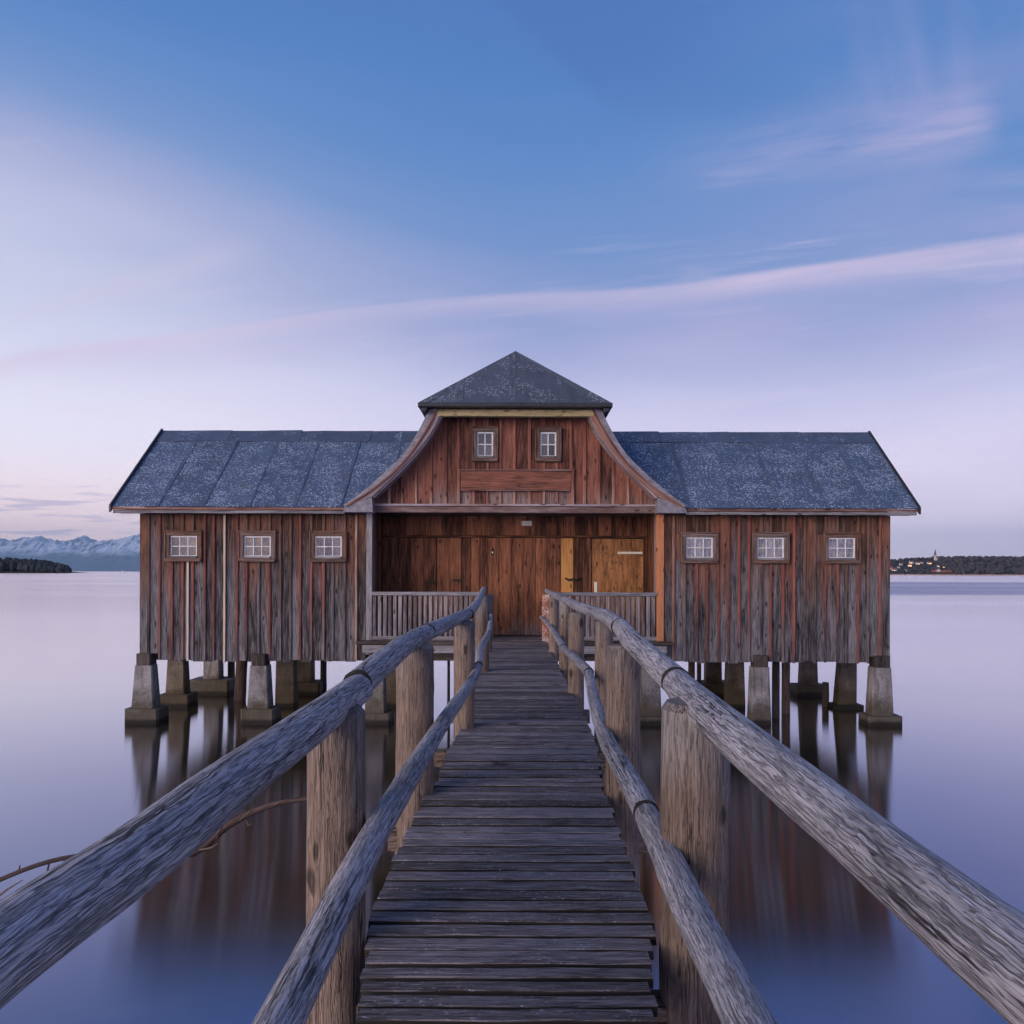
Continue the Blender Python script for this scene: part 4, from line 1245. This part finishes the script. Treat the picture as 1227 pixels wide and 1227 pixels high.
pier(3.10, Y1, 'streaked grey pier below the orange porch post behind the footbridge posts', (.9, .2), .56, .44)
pier(5.63, Y1, 'bright lilac grey pier without footing below the middle window of the right wing', None, .56, .44)
pier(8.43, Y1, 'mottled concrete pier on a thin tilted slab under the outer right front corner', (.98, .22), .60, .47)
pier(-8.83, Y2, 'brownish pier on a square footing just behind the outer left front corner pier', (.98, .33), .60, .46, False, 1.45)
pier(-6.0, Y2, 'ochre concrete pier in the second row behind the pale pier of the left wing', None, .56, .52, False, 1.45)
pier(-3.2, Y2, 'yellowish pier in the second row seen behind the left footbridge post', None, .56, .52, False, 1.45)
pier(3.1, Y2, 'brown pier in the second row hidden behind the right footbridge posts', None, .56, .52, False, 1.45)
pier(5.66, Y2, 'brown stained pier in the second row just left of the bright lilac grey pier', None, .56, .46, False, 1.45)
pier(8.53, Y2, 'brown tapered pier in the second row just left of the outer right front corner', (.95, .1), .58, .46, False, 1.45, skew=(.06, 0))
pier(-8.75, Y3, 'pale pier on a wide raised slab at the back of the left wing', (1.45, .42), .56, .50, False, 1.45)
pier(-6.1, Y3, 'ochre pier at the back of the left wing with a dark low wall beside it', (1.2, .35), .56, .52, False, 1.45)
pier(5.64, Y3, 'dark brown pier on a black footing at the back near the bridge rail', (1.4, .36), .54, .48, False, 1.45)
pier(8.38, Y3, 'brown pier on a cracked slab at the back of the right wing', (1.1, .30), .56, .46, False, 1.45)
def pile(x, y, top, r, label, lean=(0, 0), mat='pile'):
    b = B(); b.tube([(x + lean[0], y + lean[1], -1), (x, y, top)], [r * 1.1, r], 12, .3, .06, seed=x)
    o = b.build('timber_pile', M[mat], None, (x, y, 0)); tag(o, label, 'pile', 'timber piles in the water')
pile(px2x(277.5, 23.2), 23.2, 1.45, .10, 'thin pale timber pile beside the wide raised slab')
pile(px2x(291, 21.7), 21.7, 1.45, .15, 'thick dark leaning pile between the raised slab and the pale front pier', (-.12, 0))
pile(px2x(942, 19.9), 19.9, 1.45, .10, 'slim red brown pile right of the bright lilac grey pier')
pile(px2x(930, 19.2), 19.2, 1.45, .09, 'dark pile touching the shadow side of the bright lilac grey pier', mat='under')
pile(px2x(989.5, 20.9), 20.9, .62, .085, 'short broken stump standing alone in the water under the right wing', mat='under')
pile(px2x(829, 21.6), 21.6, 1.45, .09, 'thin pile behind the right handrail near the porch')
pile(px2x(838, 22.4), 22.4, 1.45, .06, 'thinnest reddish pile behind the right handrail near the porch')
pile(px2x(388, 23.0), 23.0, 1.45, .09, 'dark timber pile at the back of the left wing beside open water', mat='under')
pile(px2x(538, 20.5), 20.5, 1.7, .035, 'very thin upright stake in bright water left of the bridge', mat='under')

# ------------------------------------------------------------------ footbridge
fb = empty('footbridge', (0, 8, 0), 'long plank footbridge with weathered log handrails leading to the boathouse', 'footbridge')
# deck boards; left and right edge of the planking along the bridge
EDGE_L = [(-1.5, -.56), (2.4, -.52), (2.9, -.56), (3.3, -.62), (3.6, -.665), (4.16, -.66), (5.46, -.65), (5.50, -.60), (7.1, -.60), (8.0, -.555), (8.05, -.52), (10.7, -.565), (13, -.60), (15.6, -.63), (18.4, -.60)]
EDGE_R = [(-1.5, .47), (2.74, .475), (3.15, .53), (3.4, .595), (3.6, .612), (4.16, .605), (5.46, .635), (5.50, .60), (7.1, .72), (8.05, .74), (10.7, .71), (15.6, .66), (18.4, .62)]
def edge(E, y):
    for (y0, x0), (y1, x1) in zip(E, E[1:]):
        if y0 <= y <= y1: return x0 + (x1 - x0) * (y - y0) / (y1 - y0)
    return E[-1][1]
y = -1.2
bay = 0
while y < 18.08:
    wd = U(.092, .104) if y < 3.1 else (U(.112, .130) if y < 4.6 else U(.120, .140))
    xl, xr = edge(EDGE_L, y + wd / 2) + U(-.012, .012), edge(EDGE_R, y + wd / 2) + U(-.012, .012)
    near = y < 3.3
    dz_ = U(-.005, .005) + (.012 if y < 5.48 else 0)
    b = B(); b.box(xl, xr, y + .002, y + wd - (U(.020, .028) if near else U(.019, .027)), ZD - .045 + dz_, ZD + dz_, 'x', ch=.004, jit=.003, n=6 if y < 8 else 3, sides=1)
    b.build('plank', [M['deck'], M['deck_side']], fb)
    y += wd
for x in (-.36, .40):
    b = B(); b.tube([(x, -1.2, ZD - .15), (x + .02, 6, ZD - .14), (x, 12, ZD - .14), (x, 18.1, ZD - .15)], [.085, .09, .085, .085], 12, .5, .05, seed=x); b.build('stringer', M['under'], fb)
for yc, zc in ((.9, 1.63), (3.36, 1.63), (5.62, 1.63), (8.0, 1.63), (10.4, 1.62), (13.0, 1.62), (15.5, 1.62)):
    b = B(); b.box(-.90, .95, yc - .07, yc + .07, zc - .09, zc + .075, 'x', ch=.012, n=3, jit=.004); b.build('crossbeam', M['post'], fb)

def post(x, y, r, top, mat='post', seg=28, z0=-1.0, lean=(0, 0), fine=True):
    b = B(); n = 7
    pts = [(x + lean[0] * (1 - k / n), y, z0 + (top - z0) * k / n) for k in range(n + 1)]
    rad = [r * (1.08 - .08 * k / n) for k in range(n + 1)]
    b.tube(pts, rad, seg, .09 if y < 7 else .2, .05, capround=.6, seed=x * 7 + y)
    return b.build('post', M[mat], fb)
post(-.765, 3.36, .120, 2.905, seg=44)
post(-.725, 5.62, .132, 2.965, seg=32)
post(-.535, 8.0, .105, 2.99)
post(-.55, 12.5, .108, 3.13)
post(-.60, 15.6, .10, 3.05)
post(.755, 3.36, .142, 2.925, seg=44)
post(.750, 5.62, .118, 2.965, seg=32)
post(.88, 8.05, .092, 3.0)
post(.765, 10.3, .103, 2.96)
post(.775, 13.0, .088, 3.03)
post(.715, 15.6, .088, 3.04)
post(-.80, .75, .12, 2.86, seg=30); post(.80, .75, .12, 2.86, seg=30)
b = B(); b.box(.57, .73, 18.02, 18.18, 1.5, 3.0, ch=.012, n=6, jit=.003); o = b.build('post', M['flaky'], fb); o['label'] = 'end post with flaking orange paint'
post(-.62, 18.12, .085, 2.98)

def log(name, pts, rad, seed, seg=44, step=.035, rough=.05):
    b = B(); rad = list(rad); rad[-1] *= .955; rad[0] *= 1.03
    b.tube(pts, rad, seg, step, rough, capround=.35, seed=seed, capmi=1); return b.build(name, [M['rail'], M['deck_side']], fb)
# upper left rail
log('handrail', [(-.80, -.9, 2.89), (-.80, .4, 2.89), (-.79, 1.2, 2.915), (-.78, 1.62, 2.915), (-.785, 2.10, 2.92), (-.775, 2.93, 2.925), (-.755, 3.76, 2.945)],
    [.068, .068, .067, .070, .073, .074, .074], 1.3, 72, .025)
log('handrail', [(-.76, 3.780, 2.965), (-.74, 4.3, 3.00), (-.725, 5.1, 3.03), (-.71, 6.22, 3.025)], [.069, .070, .068, .067], 5.1, 52, .03)
log('handrail', [(-.71, 6.250, 3.03), (-.65, 7.2, 3.03), (-.545, 8.55, 3.05)], [.064, .066, .062], 8.2, 40, .04)
log('handrail', [(-.53, 8.59, 3.045), (-.535, 10.4, 3.09), (-.54, 11.6, 3.15), (-.55, 12.95, 3.23)], [.058, .05, .048, .040], 9.7, 28, .06)
# upper right rail
log('handrail', [(.78, -.9, 2.88), (.78, .4, 2.88), (.775, 1.22, 2.892), (.785, 1.64, 2.888), (.79, 1.96, 2.893), (.775, 2.58, 2.916), (.78, 3.60, 2.94), (.79, 3.9, 2.955)],
    [.074, .074, .073, .071, .073, .077, .076, .076], 2.2, 72, .025)
log('handrail', [(.785, 3.920, 2.965), (.78, 4.63, 3.0), (.78, 5.5, 3.045), (.79, 6.05, 3.085)], [.071, .071, .069, .068], 6.6, 52, .03)
log('handrail', [(.785, 6.080, 3.083), (.83, 7.3, 3.09), (.825, 8.4, 3.08), (.785, 10.0, 3.065), (.745, 13.8, 3.065), (.70, 16.3, 3.07), (.66, 18.0, 3.09)],
    [.065, .066, .064, .061, .06, .056, .05], 11.1, 32, .05)
# lower left rail
log('midrail', [(-.60, -.9, 2.36), (-.60, .8, 2.36), (-.595, 2.07, 2.365), (-.58, 2.77, 2.42), (-.58, 3.36, 2.425), (-.555, 4.12, 2.445), (-.53, 5.53, 2.43), (-.46, 7.1, 2.45), (-.40, 8.25, 2.51)],
    [.060, .060, .060, .059, .059, .058, .054, .050, .046], 3.4, 56, .03)
log('midrail', [(-.405, 8.29, 2.525), (-.43, 9.3, 2.60), (-.425, 10.8, 2.60), (-.42, 11.75, 2.615)], [.046, .044, .043, .042], 4.9, 28, .05)
log('midrail', [(-.418, 11.77, 2.61), (-.42, 12.4, 2.70), (-.43, 13.0, 2.79)], [.042, .040, .034], 12.9, 24, .06)
# lower right rail
log('midrail', [(.61, -.9, 2.28), (.61, .8, 2.28), (.62, 2.14, 2.30), (.625, 2.82, 2.29), (.62, 3.42, 2.337), (.615, 3.75, 2.355)], [.066, .066, .066, .066, .062, .060], 7.5, 56, .028)
log('midrail', [(.615, 3.772, 2.36), (.61, 4.3, 2.375), (.61, 5.44, 2.365), (.64, 6.5, 2.43), (.72, 7.95, 2.485)], [.060, .060, .055, .053, .050], 13.3, 44, .035)
log('midrail', [(.725, 7.99, 2.49), (.69, 8.6, 2.51), (.655, 11.2, 2.435)], [.052, .052, .05], 14.2, 28, .05)
log('midrail', [(.655, 11.22, 2.44), (.65, 14.0, 2.445), (.61, 16.5, 2.46), (.55, 18.25, 2.475)], [.05, .049, .046, .042], 15.8, 24, .06)

# ------------------------------------------------------------------ bare branch leaning on the bridge
br = empty('branch', (-2.2, 3.3, 0), 'thin bare branch rising from the water against the front left bridge post', 'branch')
def pt(px, py, y): return ((px - 620) * y / F, y, CAMZ - (py - 686.5) * y / F)
b = B(); b.tube([(-3.6, 2.7, -.5), (-3.1, 2.8, 1.2), (-2.55, 2.95, 2.05), pt(0, 1057, 3.05), pt(75, 1031, 3.15), pt(160, 1025, 3.3), pt(232, 1023, 3.4), pt(275, 990, 3.46), pt(320, 968, 3.5), pt(368, 958, 3.54), pt(395, 957, 3.56)],
                [.030, .024, .018, .009, .009, .0125, .017, .0155, .013, .0105, .0085], 12, .04, .12, seed=3); b.build('stem', M['bark'], br)
for a, m, c in (((60, 1036), (58, 1045), (62, 1049)), ((20, 1048), (24, 1044), (25, 1039)), ((262, 1000), (268, 990), (266, 984)), ((262, 1003), (258, 1014), (250, 1012)), ((288, 985), (300, 975), (306, 968)), ((295, 982), (299, 991), (302, 989)),
                ((-8, 1082), (10, 1068), (28, 1057)), ((330, 966), (336, 962), (341, 961)), ((240, 1020), (255, 1017), (262, 1012))):
    y_ = 3.1 + .45 * max(0, a[0]) / 370
    b = B(); b.tube([pt(a[0], a[1], y_), pt(m[0], m[1], y_ - .02), pt(c[0], c[1], y_ - .03)], [.006 if a[0] < 0 else .004, .004, .002], 6, .02); b.build('twig', M['bark'], br)

# ------------------------------------------------------------------ air
HAZE = 1.9e-5
hb = B(); X0, X1, Y0, Y1_, Z0, Z1 = -95000, 95000, -4000, 63000, -40, 3200
hb.add([(X0, Y0, Z0), (X1, Y0, Z0), (X1, Y1_, Z0), (X0, Y1_, Z0), (X0, Y0, Z1), (X1, Y0, Z1), (X1, Y1_, Z1), (X0, Y1_, Z1)],
       [(0, 3, 2, 1), (4, 5, 6, 7), (0, 1, 5, 4), (1, 2, 6, 5), (2, 3, 7, 6), (3, 0, 4, 7)])
hm = bpy.data.materials.new('haze_air'); hm.use_nodes = True; hn = hm.node_tree; hn.nodes.clear()
pv = hn.nodes.new("ShaderNodeVolumePrincipled"); pv.inputs['Color'].default_value = (.48, .74, 1.0, 1); pv.inputs['Density'].default_value = HAZE
pv.inputs['Anisotropy'].default_value = 0.0
ho = hn.nodes.new("ShaderNodeOutputMaterial"); hn.links.new(pv.outputs[0], ho.inputs['Volume'])
tag(hb.build('haze', hm), 'thin blue evening haze over the lake', kind='stuff')
